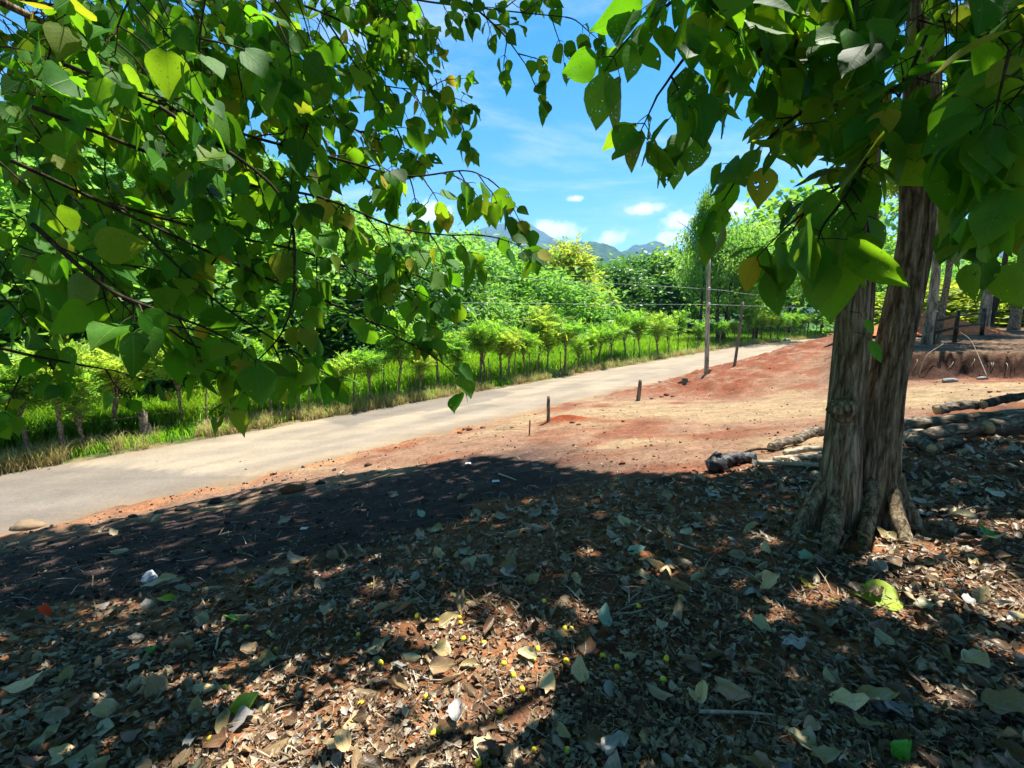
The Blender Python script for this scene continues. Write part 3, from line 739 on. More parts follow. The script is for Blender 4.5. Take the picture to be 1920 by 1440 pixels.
def finish_tree(root, leaves, twigs, tpls, high=None, n_ind=300):
    lim = [c for c in root.children if c.name.startswith('limb')]
    lco = [np.array([v.co for v in c.data.vertices])[::7] + np.array(root.location) for c in lim]
    loc = np.array(root.location)
    O = np.array([l[0] for l in leaves]); Ls = np.array([l[3] for l in leaves])
    x, y, d = proj(O); size = np.where((d > 0.2) & (x > -40) & (x < 1960) & (y > -40) & (y < 1480), Ls / np.maximum(d, 0.2), 0)
    order = np.argsort(-size); ind = [i for i in order[:n_ind] if size[i] > 0]
    rest = [i for i in range(len(leaves)) if i not in set(ind)]
    lib = []
    for k, tpl in enumerate(tpls):
        for q in range(2):
            me = mesh_from('leaf', tpl[0], tpl[1], tpl[2], np.full(len(tpl[0]), rng.random())); me.materials.append(M['leaf']); lib.append(me)
    for i in ind:
        o_, A, N, L_, tp, var = leaves[i]
        near_ = int(np.argmin([((q - o_) ** 2).sum(1).min() for q in lco]))
        ob = obj('leaf', lib[(tp * 2 + int(var * 2)) % len(lib)], lim[near_])
        ob.matrix_local = leaf_matrix(np.array(o_) - loc, A, np.array(N), L_)
    mb = MB()
    for k in range(len(tpls)):
        idx = [i for i in rest if leaves[i][4] == k]
        if idx: place(mb, tpls[k], np.array([leaves[i][0] for i in idx]) - loc, np.array([leaves[i][1] for i in idx]), np.array([leaves[i][2] for i in idx]), np.array([leaves[i][3] for i in idx]), np.array([leaves[i][5] for i in idx]))
    if high is not None and len(high):
        for k in range(3):
            h = high[k::3]; n = len(h)
            A = nrm(rng.normal(0, 1, (n, 3)) * [1, 1, 0.5] - [0, 0, 0.35]); N = nrm(rng.normal(0, 0.4, (n, 3)) + [0, 0, 1])
            place(mb, LOW[k], h - loc, A, N, rng.uniform(0.17, 0.27, n), rng.random(n))
    tag(mb.build('foliage', M['leaf'], root), kind='stuff')
    if twigs.n:
        t = twigs.build('twigs', M['twig'], root); t.location = -Vector(loc.tolist()); tag(t, kind='stuff')

def trunk_mesh(path, radii, seg=40, flare=None, seed=0, furrow=0.05, lobes=5):
    pts = np.asarray(path); n = len(pts); V = []; U = []
    ang = np.arange(seg) * 2 * math.pi / seg
    for i in range(n):
        h = pts[i, 2] - pts[0, 2]
        r = np.full(seg, radii[i])
        ca, sa = np.cos(ang) * 2.6, np.sin(ang) * 2.6
        r = r * (1 + 0.16 * (fbm(ca + seed, sa + h * 0.5, 3, seed) - 0.5) * 2 + furrow * (vnoise(ang * seg / 6.2832 * 0.5, np.full(seg, h * 1.1 + seed), seed + 5) - 0.5) * 2)
        if flare is not None:
            fl = math.exp(-h / flare[1]); lob = 0.5 + 0.5 * np.cos(lobes * ang + seed + 0.6 * math.sin(h * 2))
            r = r * (1 + fl * flare[0] * (0.35 + 1.1 * lob ** 2))
        V.append(pts[i] + np.stack([np.cos(ang) * r, np.sin(ang) * r, np.zeros(seg)], 1)); U.append(np.stack([ang / 6.283, np.full(seg, h)], 1))
    V = np.concatenate(V); T = []
    for i in range(n - 1):
        for k in range(seg):
            q = (k + 1) % seg; a = i * seg; b = a + seg
            T += [(a + k, a + q, b + q), (a + k, b + q, b + k)]
    return V, np.array(T), np.concatenate(U)

# -- twin-stemmed tree on the right
base = hit(1605, 985, f=zbase)
TY = base[1]
t_right = empty('broadleaf_tree', base.tolist())
tag(t_right, 'twin-stemmed grey-brown tree with flared roots and big drooping green leaves', 'tree')
def stem(px_pts, radii, seed, lobes):
    w = smooth_path([P(a, b, y) for a, b, y in px_pts], 90)
    h = np.linspace(0, 1, 90)
    rad = np.interp(h, np.linspace(0, 1, len(radii)), radii)
    V, T, U = trunk_mesh(w, rad, 72, (0.5, 0.24), seed, 0.11, lobes)
    return V - base, T, U, w
V, T, U, wl = stem([(1568, 1012, TY), (1577, 880, TY), (1584, 780, TY + .02), (1596, 660, TY + .04), (1604, 560, TY + .05), (1611, 420, TY + .06), (1618, 200, TY + .1), (1625, 0, TY + .2), (1600, -900, TY + .1)], [0.145, 0.130, 0.124, 0.118, 0.115, 0.11, 0.105, 0.10, 0.065], 3, 4)
m = MB(); m.add(V, T, U)
# knot on the front of the left stem
kp = P(1597, 768, TY - 0.17) - base
tr = m.build('trunk', M['bark'], t_right)
m = MB(); m.add(*tube(smooth_path([kp + [0, 0.10, -0.02], kp + [0, 0.03, 0.0], kp + [0.0, -0.015, 0.01]], 7), [0.095, 0.088, 0.078, 0.066, 0.055, 0.043, 0.02], 16, 0.45, seed=4)); m.build('knot', M['bark'], tr)
V, T, U, wr = stem([(1645, 1012, TY + .06), (1648, 880, TY + .05), (1657, 760, TY + .06), (1675, 660, TY + .06), (1697, 560, TY + .07), (1721, 420, TY + .08), (1728, 200, TY + .1), (1738, 0, TY + .15), (1800, -900, TY + .3)], [0.142, 0.130, 0.126, 0.122, 0.117, 0.108, 0.105, 0.105, 0.075], 8, 3)
m = MB(); m.add(V, T, U); m.build('trunk', M['bark'], t_right)
for k, (px0, px1, py1, dy) in enumerate([(1552, 1488, 1004, -0.02), (1575, 1556, 1030, -0.3), (1640, 1622, 1018, -0.18), (1668, 1700, 1022, -0.22), (1680, 1722, 1000, 0.0)]):
    a = P(px0, 890, TY + 0.03); b = hit(px1, py1, f=zbase) + [0, 0, 0.0]
    mid = a * 0.42 + b * 0.58; mid[2] -= 0.03
    c = b + (b - a) * [0.3, 0.3, 0] - [0, 0, 0.06]
    m = MB(); m.add(*tube(smooth_path([a, mid, b, c], 14) - base, np.interp(np.linspace(0, 1, 14), [0, .4, .75, 1], [0.05, 0.056, 0.036, 0.012]), 14, 0.3, seed=k)); m.build('root', M['bark'], tr)
lv, tw = [], MB()
limbs = []
RL = 0.185
limbs.append(limb_px([(1560, -90, 2.6), (1370, -60, 2.1), (1265, 0, 2.0), (1190, 60, 1.95)], 0.011, 0.004, lv, tw, 0.18, 0.14, (0.08, 0.18), (2, 4)))
limbs.append(limb_px([(1560, -60, 2.6), (1390, 20, 2.1), (1300, 90, 2.0), (1232, 180, 1.95)], 0.011, 0.004, lv, tw, 0.18, 0.15, (0.08, 0.16), (2, 4)))
limbs.append(limb_px([(1600, 20, 2.8), (1460, 70, 2.3), (1380, 140, 2.2), (1330, 200, 2.15)], 0.011, 0.004, lv, tw, 0.17, 0.14, (0.1, 0.2), (2, 4)))
limbs.append(limb_px([(1620, 150, 2.9), (1520, 200, 2.4), (1430, 270, 2.3), (1385, 330, 2.3)], 0.010, 0.004, lv, tw, 0.16, 0.14, (0.1, 0.2), (2, 4)))
limbs.append(limb_px([(1650, 230, 2.7), (1590, 330, 2.15), (1525, 385, 2.05), (1475, 425, 2.05)], 0.009, 0.004, lv, tw, 0.18, 0.17, (0.08, 0.16), (2, 3)))
limbs.append(limb_px([(1640, 270, 2.6), (1590, 360, 1.95), (1545, 420, 1.85)], 0.009, 0.004, lv, tw, 0.21, 0.2, (0.08, 0.14), (2, 3), skip=0.5))
limbs.append(limb_px([(1740, 60, 3.0), (1690, 170, 2.1), (1655, 245, 1.95)], 0.010, 0.004, lv, tw, 0.20, 0.16, (0.1, 0.16), (2, 3), skip=0.4))
limbs.append(limb_px([(1760, 200, 3.0), (1800, 320, 2.3), (1832, 400, 2.15)], 0.010, 0.004, lv, tw, 0.18, 0.2, (0.1, 0.2), (2, 4), skip=0.3))
limbs.append(limb_px([(1760, 100, 3.0), (1860, 200, 1.7), (1905, 280, 1.4)], 0.010, 0.004, lv, tw, 0.18, 0.14, (0.1, 0.2), (2, 4), skip=0.3))
fill_px([(1340, -40), (1700, -40), (1680, 120), (1640, 190), (1560, 230), (1480, 210), (1400, 110), (1340, 30)], 34, (1.9, 3.2), 0.18, (-0.2, -0.2, -0.4), lv, tw, (0.12, 0.3), (3, 5))
fill_px([(1770, -40), (1920, -40), (1920, 330), (1840, 320), (1790, 200)], 24, (1.9, 3.2), 0.18, (0.1, -0.2, -0.4), lv, tw, (0.12, 0.3), (3, 5))
fill_px([(1450, -120), (1920, -120), (1920, 20), (1450, 20)], 18, (2.4, 3.3), 0.19, (-0.2, -0.2, -0.4), lv, tw)
fill_px([(1800, 40), (1920, 40), (1920, 330), (1850, 300)], 9, (1.15, 1.6), 0.18, (0.1, -0.2, -0.6), lv, tw, (0.12, 0.22), (2, 4))
# the right-hand stem stays in sight between the sprays
def clear_stem(l):
    x, y, d = proj(np.array(l[0]) + nrm(l[1]) * l[3] * 0.5); c = np.interp(y, [-100, 0, 200, 420, 600, 800], [1742, 1738, 1728, 1716, 1695, 1668])
    return abs(x - c) < 62 and d < TY + 0.3 and (y < 190 or y > 330) and rng.random() < 0.85
lv = [l for l in lv if not clear_stem(l)]
# two young leaves sprouting from the cleft between the stems
for (a, b, yy, al) in [(1622, 600, TY - 0.26, 0.12), (1630, 640, TY - 0.27, 0.17)]:
    o = P(a, b, yy); lv.append((o, np.array([0.35, -0.15, -0.6]), np.array([0.2, -1, 0.4]), al, 2, 0.4))
    tw.add(*tube([o + [0.0, 0.16, 0.06], o + [0, .05, .05], o], [0.003, 0.002, 0.0015], 4, caps=False))
for Vv, Tt, Uu in limbs:
    m = MB(); m.add(Vv - base, Tt, Uu); m.build('limb', M['twig'], t_right)
HI = canopy_leaves(90000, 5.0, 13.5, lambda p: np.ones(len(p), bool), shade_mask)
HI = HI[(HI[:, 0] > 0.2) | (HI[:, 1] < 1.5) | (rng.random(len(HI)) < 0.6)]
own = np.where(HI[:, 1] < -1.2, 2, np.where(HI[:, 0] > 0.2, 0, 1))
finish_tree(t_right, lv, tw, OVAL[:5] + HEART[:3], HI[own == 0])
for (a, b) in [((1620, -120), (4.5, 5.2, 6.2)), ((1700, -200), (5.5, 1.5, 6.4)), ((1640, -300), (1.4, 3.0, 6.8)), ((1700, -100), (6.2, 4.6, 5.6))]:
    p0 = P(a[0], a[1], TY + 0.1); m = MB(); m.add(*tube(smooth_path([p0, (p0 + np.array(b)) / 2 + [0, 0, 0.4], np.array(b)], 12) - base, np.linspace(0.07, 0.02, 12), 8, 0.2)); m.build('bough', M['bark'], t_right)

# -- tree on the left, its trunk just outside the view
lb = np.array([-4.4, 0.4, 0.0]); lb[2] = zbase(lb[0], lb[1])
t_left = empty('broadleaf_tree', lb.tolist())
tag(t_left, 'tree whose heart-leaved branches hang down over the road from one side', 'tree')
w = smooth_path([lb - [0, 0, 0.1], lb + [0.05, 0.1, 2.2], lb + [0.3, 0.2, 4.5], lb + [0.6, 0.1, 8]], 50)
m = MB(); V, T, U = trunk_mesh(w, np.linspace(0.2, 0.09, 50), 28, (0.6, 0.25), 17, 0.06, 4); m.add(V - lb, T, U); m.build('trunk', M['bark'], t_left)
lv, tw = [], MB(); limbs = []; LSCALE = 0.78
limbs.append(limb_px([(120, 120, 2.0), (420, 240, 2.5), (640, 300, 2.7), (760, 330, 2.75), (870, 320, 2.75), (915, 335, 2.75)], 0.0085, 0.003, lv, tw, 0.15, 0.105))
limbs.append(limb_px([(60, 200, 2.0), (400, 330, 2.4), (600, 370, 2.5), (740, 425, 2.55), (830, 440, 2.55), (880, 440, 2.55)], 0.0085, 0.003, lv, tw, 0.155, 0.105))
limbs.append(limb_px([(20, 300, 2.0), (300, 430, 2.4), (520, 530, 2.5), (660, 585, 2.55), (760, 640, 2.55), (800, 660, 2.55)], 0.0085, 0.003, lv, tw, 0.14, 0.17, (0.12, 0.26), (2, 4)))
limbs.append(limb_px([(300, 200, 2.2), (520, 360, 2.2), (552, 520, 2.2), (530, 620, 2.2), (470, 690, 2.2)], 0.0085, 0.003, lv, tw, 0.14, 0.16, (0.12, 0.26), (2, 4)))
limbs.append(limb_px([(-120, 600, 1.9), (0, 652, 2.0), (140, 682, 2.1), (215, 695, 2.2)], 0.008, 0.003, lv, tw, 0.12, 0.2, (0.1, 0.2), (2, 4)))
limbs.append(limb_px([(60, 420, 1.7), (200, 540, 1.75), (320, 590, 1.8), (380, 612, 1.8)], 0.009, 0.004, lv, tw, 0.17, 0.16, (0.1, 0.22), (2, 4)))
limbs.append(limb_px([(420, -40, 3.2), (640, 40, 3.6), (760, 130, 3.7), (840, 200, 3.7)], 0.0085, 0.003, lv, tw, 0.155, 0.14))
limbs.append(limb_px([(560, -60, 3.4), (760, -5, 3.5), (900, 15, 3.5), (1060, 32, 3.4)], 0.0085, 0.003, lv, tw, 0.15, 0.15, (0.15, 0.32), (3, 5)))
limbs.append(limb_px([(880, 5, 3.4), (940, 60, 3.3), (985, 120, 3.3)], 0.007, 0.003, lv, tw, 0.14, 0.13, (0.12, 0.24), (2, 4)))
limbs.append(limb_px([(500, 60, 3.6), (640, 130, 3.8), (720, 160, 3.8), (800, 170, 3.8)], 0.0085, 0.003, lv, tw, 0.15, 0.105))
limbs.append(limb_px([(380, 150, 3.0), (560, 200, 3.2), (660, 240, 3.3), (730, 270, 3.3)], 0.0085, 0.003, lv, tw, 0.15, 0.105))
limbs.append(limb_px([(200, 380, 2.4), (420, 440, 2.6), (560, 470, 2.7), (700, 520, 2.7), (750, 545, 2.7)], 0.0085, 0.003, lv, tw, 0.15, 0.16))
fill_px([(0, 0), (620, 0), (660, 120), (640, 260), (560, 340), (440, 370), (300, 400), (150, 430), (0, 420)], 140, (2.0, 4.6), 0.165, (0.5, 0.1, -0.4), lv, tw)
fill_px([(0, 400), (160, 420), (420, 400), (520, 480), (400, 560), (260, 620), (120, 610), (0, 590)], 36, (2.0, 3.4), 0.155, (0.5, 0.1, -0.5), lv, tw, (0.15, 0.35), (3, 5))
fill_px([(560, -20), (850, -20), (820, 90), (740, 150), (660, 150)], 26, (3.3, 4.6), 0.155, (0.4, 0.1, -0.4), lv, tw, (0.2, 0.4), (3, 6))
fill_px([(0, -60), (560, -60), (560, 110), (0, 230)], 96, (2.4, 4.8), 0.18, (0.5, 0.1, -0.4), lv, tw)
fill_px([(-60, 690), (30, 690), (30, 780), (-60, 780)], 4, (1.9, 2.1), 0.12, (0.4, 0, -0.6), lv, tw, (0.12, 0.2), (2, 3))
limbs.append(limb_px([(150, 480, 1.8), (270, 580, 1.85), (350, 640, 1.9), (385, 655, 1.9)], 0.006, 0.003, lv, tw, 0.17, 0.15, (0.08, 0.18), (2, 4)))
limbs.append(limb_px([(250, 420, 2.2), (400, 560, 2.2), (520, 640, 2.2), (560, 665, 2.2)], 0.006, 0.003, lv, tw, 0.15, 0.14, (0.1, 0.2), (2, 4)))
limbs.append(limb_px([(560, 380, 2.7), (660, 440, 2.7), (740, 500, 2.7), (790, 520, 2.7)], 0.006, 0.003, lv, tw, 0.15, 0.12, (0.1, 0.22), (2, 4)))
for Vv, Tt, Uu in limbs:
    m = MB(); m.add(Vv - lb, Tt, Uu); m.build('limb', M['twig'], t_left)
finish_tree(t_left, lv, tw, HEART, HI[own == 1])
for b in [(-2.5, 3.0, 3.2), (-1.5, 1.5, 5.0), (-5, 4.5, 5.2), (-3, 4.6, 3.8)]:
    p0 = lb + [0.2, 0.15, 3.2]; m = MB(); m.add(*tube(smooth_path([p0, (p0 + np.array(b)) / 2 + [0, 0, 0.3], np.array(b)], 12) - lb, np.linspace(0.07, 0.015, 12), 8, 0.2)); m.build('bough', M['bark'], t_left)

# -- tree behind the viewer that completes the shade
bb = np.array([0.8, -3.6, 0.0]); bb[2] = zbase(bb[0], bb[1])
t_back = empty('broadleaf_tree', bb.tolist())
tag(t_back, 'broad-leaved shade tree standing behind the viewer', 'tree')
w = smooth_path([bb - [0, 0, 0.1], bb + [0.05, 0.1, 3.2], bb + [0.3, 0.2, 8]], 40)
m = MB(); V, T, U = trunk_mesh(w, np.linspace(0.2, 0.09, 40), 24, (0.6, 0.25), 27, 0.06, 4); m.add(V - bb, T, U); m.build('trunk', M['bark'], t_back)
mb = MB(); h = HI[own == 2]; n = len(h)
place(mb, LOW[0], h - bb, nrm(rng.normal(0, 1, (n, 3)) * [1, 1, 0.5]), nrm(rng.normal(0, 0.4, (n, 3)) + [0, 0, 1]), rng.uniform(0.17, 0.27, n), rng.random(n))
tag(mb.build('foliage', M['leaf'], t_back), kind='stuff')

# ------------------------------------------------------------------ live fence along the far side of the road
def diamond(l, w, z=0.0):
    return np.array([(0, 0, 0), (w, 0.45 * l, z), (0, l, -0.1 * l), (-w, 0.45 * l, z)]), np.array([(0, 1, 2), (0, 2, 3)])
def compound(nl=11, ll=0.26, lw=0.055, droop=0.35):
    """a feathery compound leaf of unit length"""
    V = []; T = []; U = []; n = 0
    for k in range(nl):
        s = 0.15 + 0.85 * (k // 2) / ((nl - 1) // 2) if k < nl - 1 else 1.0
        sg = (-1 if k % 2 else 1) if k < nl - 1 else 0
        dv, dt = diamond(ll, lw)
        a = sg * 1.05
        ca, sa = math.cos(a), math.sin(a)
        x = dv[:, 0] * ca + dv[:, 1] * sa; y = -dv[:, 0] * sa + dv[:, 1] * ca
        V.append(np.stack([x, y + s, dv[:, 2] - droop * s * s - 0.12 * np.abs(x)], 1)); T.append(dt + n); U.append(np.stack([x, y], 1)); n += 4
    V.append(np.array([(-0.006, 0, 0), (0.006, 0, 0), (0, 1, -droop)])); T.append(np.array([(n, n + 1, n + 2)])); U.append(np.zeros((3, 2)))
    return np.concatenate(V), np.concatenate(T), np.concatenate(U)
COMP = [compound(11, 0.27, 0.075, d) for d in (0.2, 0.45, 0.7)]
def sprig(n, spread, l, w, seed):
    r = np.random.default_rng(seed); V = []; T = []; U = []
    for k in range(n):
        dv, dt = diamond(l * r.uniform(0.7, 1.2), w * r.uniform(0.7, 1.2), 0.02)
        A = nrm(r.normal(0, 1, 3) * [1, 1, 0.6] + [0, 0, -0.25]); N_ = nrm(r.normal(0, 0.55, 3) + [0, 0, 1]); N_ = nrm(N_ - A * (A @ N_)); S = np.cross(A, N_)
        o = r.normal(0, spread, 3) * [1, 1, 0.6]
        V.append(o + dv[:, 0:1] * S + dv[:, 1:2] * A + dv[:, 2:3] * N_); T.append(dt + 4 * k); U.append(dv[:, :2])
    return np.concatenate(V), np.concatenate(T), np.concatenate(U)

def fence_tree_parts(seed, thick, th, ch, cr, lean, dense=1.0):
    r = np.random.default_rng(seed)
    top = np.array([lean[0], lean[1], th])
    mid = top * [0.4, 0.4, 0.5] + [r.normal(0, 0.04), r.normal(0, 0.04), 0]
    path = smooth_path([(0, 0, -0.12), mid, top], 16)
    t = MB(); rad = thick * np.interp(np.linspace(0, 1, 16), [0, 0.15, 0.85, 0.95, 1], [1.25, 1.0, 0.85, 1.25, 0.95]); t.add(*tube(path, rad, 10, 0.22, seed=seed))
    sh = MB(); lf = MB()
    ns = int(r.integers(13, 18))
    for k in range(ns):
        a = 2 * math.pi * k / ns + r.uniform(-0.3, 0.3); out = r.uniform(0.25, 1.1)
        d = nrm(np.array([math.cos(a) * out, math.sin(a) * out, 1.0])); ln = r.uniform(0.65, 1.1)
        e = top + d * [cr, cr, ch] * ln * [1.25, 1.25, 1.0]
        e[2] = top[2] + max(0.25, d[2] * ch * ln)
        mdp = (top + e) / 2 + [0, 0, 0.18 * ch * out]
        pth = smooth_path([top - [0, 0, 0.05], mdp, e], 9); sh.add(*tube(pth, np.linspace(thick * 0.26, 0.006, 9), 5, caps=False))
        nl = int(26 * dense); i = r.uniform(1.6, 8, nl); i0 = np.floor(i).astype(int); f = (i - i0)[:, None]
        q = pth[np.minimum(i0, 8)] * (1 - f) + pth[np.minimum(i0 + 1, 8)] * f
        A = nrm(np.stack([np.cos(th_ := r.uniform(0, 6.28, nl)), np.sin(th_), r.uniform(-0.6, 1.3, nl)], 1) + d * 0.4)
        N_ = nrm(r.normal(0, 0.6, (nl, 3)) + [0, 0, 1])
        place(lf, COMP[k % 3], q, A, N_, r.uniform(0.30, 0.55, nl), r.random() * 0.25 + r.uniform(0, 0.25, nl))
    return t, sh, lf
fence_lib = []
for k in range(9):
    r_ = np.random.default_rng(560 + k)
    th = r_.uniform(0.85, 1.5); t, sh, lf = fence_tree_parts(500 + k, r_.uniform(0.042, 0.072), th, r_.uniform(1.2, 2.4), r_.uniform(0.7, 1.25), (r_.normal(0, 0.14), r_.normal(0, 0.1)), r_.uniform(0.65, 1.05))
    fence_lib.append((t.mesh('trunk', M['fence_bark']), sh.mesh('shoots', M['fence_bark']), lf.mesh('crown', M['fence_leaf'])))
red_trunk = fence_lib[0][0].copy(); red_trunk.materials.clear(); red_trunk.materials.append(M['red_bark'])
def on_line(px, v):
    """where the column px of the picture crosses the line v metres across the road"""
    r = ray(px, 740); t = v * S2 / (r[1] - r[0]); return r[0] * t, r[1] * t
ft_px = [-60, 30, 102, 150, 208, 335, 485, 560, 637, 695, 748, 785, 822, 860, 899, 908, 942, 953, 982, 1007, 1026, 1057, 1081, 1107, 1121, 1145, 1169, 1196, 1231, 1250, 1267, 1306, 1344, 1371]
FL = {102: 'rounded leafy live-fence tree with forked grey trunk at the end of the fence', 150: 'low stubby live-fence tree with pale trunk and one small leafy tuft', 208: 'leaning live-fence tree with knobbly cut top and pale mottled trunk',
      335: 'live-fence tree with mottled leaning trunk forking into bare shoots above tall grass', 485: 'live-fence tree with reddish-brown trunk beside the road verge', 637: 'short dark-trunked live-fence tree among thin fence stakes', 695: 'live-fence tree with thin trunk leaning towards the field'}
for k, px in enumerate(ft_px):
    v = 15.6 + rng.uniform(-0.25, 0.45)
    x, y = on_line(px, v); z = float(zground(x, y))
    e = empty('fence_tree', (x, y, z)); i = {102: 4, 150: 3, 208: 1, 335: 0, 485: 0}.get(px, int(rng.integers(9)))
    tr_, sh_, cr_ = fence_lib[i]
    obj('trunk', red_trunk if px == 485 else tr_, e); so_ = obj('shoots', sh_, e); obj('crown', cr_, so_)
    s = {150: 0.62, 208: 0.95, 335: 1.0, 102: 0.95}.get(px, rng.uniform(0.58, 0.98)); e.scale = (s, s, s * (1.0 if px < 700 else 1.08))
    for ch in e.children:
        if ch.name.startswith('shoots') and px > 220: ch.scale = (1.12, 1.12, 1.0)
    e.rotation_euler = (0, 0, rng.uniform(0, 6.28) if px not in (208, 335) else 0.3)
    ORD = 'nearest second third fourth fifth sixth seventh eighth ninth tenth eleventh twelfth thirteenth fourteenth fifteenth sixteenth seventeenth eighteenth nineteenth twentieth twenty-first twenty-second twenty-third twenty-fourth'.split()
    left = [q for q in ft_px if q < 1325][::-1]
    if px in FL: lb_ = FL[px]
    elif px < 0: lb_ = 'bushy live-fence tree standing before the rounded one with forked trunk'
    elif px < 102: lb_ = 'bushy live-fence tree next to the rounded one with forked grey trunk'
    elif px == 560: lb_ = 'bushy live-fence tree between the reddish trunk and the short dark trunk'
    elif px > 1325: lb_ = 'bushy live-fence tree between the utility pole and the slanted pole' if px < 1360 else 'bushy live-fence tree behind the slanted pole'
    else: lb_ = 'bushy yellow-green live-fence tree, %s from the utility pole along the road' % ORD[left.index(px)]
    tag(e, lb_, 'fence tree', 'live-fence trees along the road')
# the far end of the row, where it bends away from the mound
for k, px in enumerate(np.linspace(1395, 1560, 13)):
    x, y = on_line(px, 15.9 + 0.3 * (k % 2)); z = float(zground(x, y))
    tr_, sh_, cr_ = fence_lib[(k * 5 + 2) % 9]
    e = empty('fence_tree', (x, y, z)); obj('trunk', tr_, e); obj('shoots', sh_, e); obj('crown', cr_, e)
    s = rng.uniform(0.8, 1.05); e.scale = (s * 1.1, s * 1.1, s); e.rotation_euler = (0, 0, rng.uniform(0, 6.28))
    tag(e, 'bushy yellow-green live-fence tree at the far bend of the road', 'fence tree', 'live-fence trees at the far bend')
# thin stakes between the trees
for k, px in enumerate([385, 429, 506, 525, 542, 579, 602, 663, 720, 780, 860, 918, 967, 995, 1007, 1049, 1095, 1140, 1185, 1215, 1250, 1285, 1325, 1420, 1437, 1452, 1468, 1484, 1500, 1520, 1538]):
    x, y = on_line(px, 15.45 + rng.uniform(-0.05, 0.15)); z = float(zground(x, y)); h = rng.uniform(1.05, 1.5)
    m = MB(); rr = rng.uniform(0.022, 0.034)
    m.add(*tube(smooth_path([(0, 0, -0.15), (rng.normal(0, 0.03), rng.normal(0, 0.03), h * 0.5), (rng.normal(0, 0.06), rng.normal(0, 0.05), h)], 8), np.linspace(rr * 1.1, rr * 0.8, 8), 7, 0.2, seed=k))
    o = m.build('fence_stake', M['fence_bark'], None, (x, y, z))
    tag(o, 'thin grey stake standing between the live-fence trees', 'fence stake', 'thin stakes of the roadside fence')
    if px in (385, 602, 663, 860, 995, 1007):
        lf = MB(); n = 14; a = rng.uniform(0, 6.28, n)
        root = empty('fence_sapling', (x, y, z)); o.parent = root; o.location = (0, 0, 0); o.name = 'stem'
        for key in ('label', 'category', 'group'): del o[key]
        place(lf, COMP[1], np.tile([0, 0, h], (n, 1)) - np.stack([a * 0, a * 0, rng.uniform(0, 0.35, n)], 1), np.stack([np.cos(a), np.sin(a), rng.uniform(0, 0.8, n)], 1), np.tile(UP, (n, 1)), rng.uniform(0.22, 0.36, n), rng.random(n) * 0.4)
        lf.build('crown', M['fence_leaf'], root)
        tag(root, 'thin fence sapling with a small tuft of leaves on top', 'sapling', 'thin saplings of the roadside fence')
# old stump post
x, y = on_line(267, 15.4); z = float(zground(x, y))
m = MB(); m.add(*tube(smooth_path([(0, 0, -0.1), (-0.03, 0, 0.4), (-0.09, 0.02, 0.86)], 12), np.interp(np.linspace(0, 1, 12), [0, 0.2, 0.9, 1], [0.15, 0.115, 0.1, 0.07]), 12, 0.35, seed=3))
tag(m.build('fence_post', M['log'], None, (x, y, z)), 'thick rough weathered stump post amid tall grass by the road', 'fence post')
# barbed wires of the fence
for k, h in enumerate((0.35, 0.7, 1.05)):
    pts = []
    for u in np.arange(-4, 62, 2.0):
        v = 15.5; xx, yy = (u - v) / S2, (u + v) / S2; pts.append((xx, yy, float(zground(xx, yy)) + h + 0.02 * math.sin(u * 2)))
    m = MB(); m.add(*tube(pts, 0.0025, 4)); o = m.build('fence_wire', M['rust_wire'])
    tag(o, ['lowest', 'middle', 'top'][k] + ' thin wire strand of the roadside live fence', 'fence wire', 'wire strands of the fence')

# ------------------------------------------------------------------ grass
def blades(n, root, h, lean, w, segs=2):
    a = rng.uniform(0, 2 * math.pi, n); d = np.stack([np.cos(a), np.sin(a), np.zeros(n)], 1); s = np.stack([-np.sin(a), np.cos(a), np.zeros(n)], 1)
    l = (lean * rng.uniform(0.2, 1.2, n) * h)[:, None]
    p1 = root + UP * (h * 0.6)[:, None] + d * l * 0.35; p2 = root + UP * (h * (1 - 0.15 * lean))[:, None] + d * l
    wv = s * (w * 0.5)[:, None]
    V = np.stack([root - wv, root + wv, p1 + wv * 0.8, p1 - wv * 0.8, p2], 1).reshape(-1, 3)
    b = (np.arange(n) * 5)[:, None]
    T = np.concatenate([b + [0, 1, 2], b + [0, 2, 3], b + [3, 2, 4]])
    return V, T
def view_scatter(n, v0, v1, pxr=(-120, 1580), power=1.0):
    """points on the far side of the road, evenly over the strip seen from the camera"""
    px = rng.uniform(*pxr, n); v = v0 + (v1 - v0) * rng.random(n) ** power
    rx = px - CX; ry = FPX * CP; t = v * S2 / (ry - rx)
    return rx * t, ry * t, t
g = MB()
for (n, v0, v1, hh, ww) in [(22000, 15.9, 21, (0.55, 1.05), 0.022), (22000, 18.5, 34, (0.7, 1.25), 0.05)]:
    x, y, t = view_scatter(n, v0, v1)
    keep = (y < 75) & (fbm(x * 0.5, y * 0.5, 3, 611) > 0.28); x, y = x[keep], y[keep]
    z = zground(x, y)
    for rep in range(3):
        jx = x + rng.normal(0, 0.12, len(x)); jy = y + rng.normal(0, 0.12, len(x))
        h = rng.uniform(*hh, len(x)) * (0.55 + 0.9 * fbm(x * 0.25, y * 0.25, 3, 613)) * np.where(np.hypot(x, y) > 40, 0.7, 1)
        V, T = blades(len(x), np.stack([jx, jy, z - 0.03], 1), h, 0.75, np.full(len(x), ww) * rng.uniform(0.7, 1.4, len(x)))
        g.add(V, T, None, np.repeat(np.clip(fbm(x * 0.35, y * 0.35, 4, 617) * 1.5 - 0.35 + rng.normal(0, 0.13, len(x)), 0, 0.99), 5))
gme = g.mesh('field_grass', M['grass'])
nv3 = nrm(rng.normal(0, 0.35, (len(gme.vertices) // 5, 3)) + [0, 0, 1]); gme.normals_split_custom_set_from_vertices(np.repeat(nv3, 5, 0).tolist())
tag(obj('field_grass', gme), 'tall bright green grass filling the field behind the live fence', 'grass', kind='stuff')
g = MB()
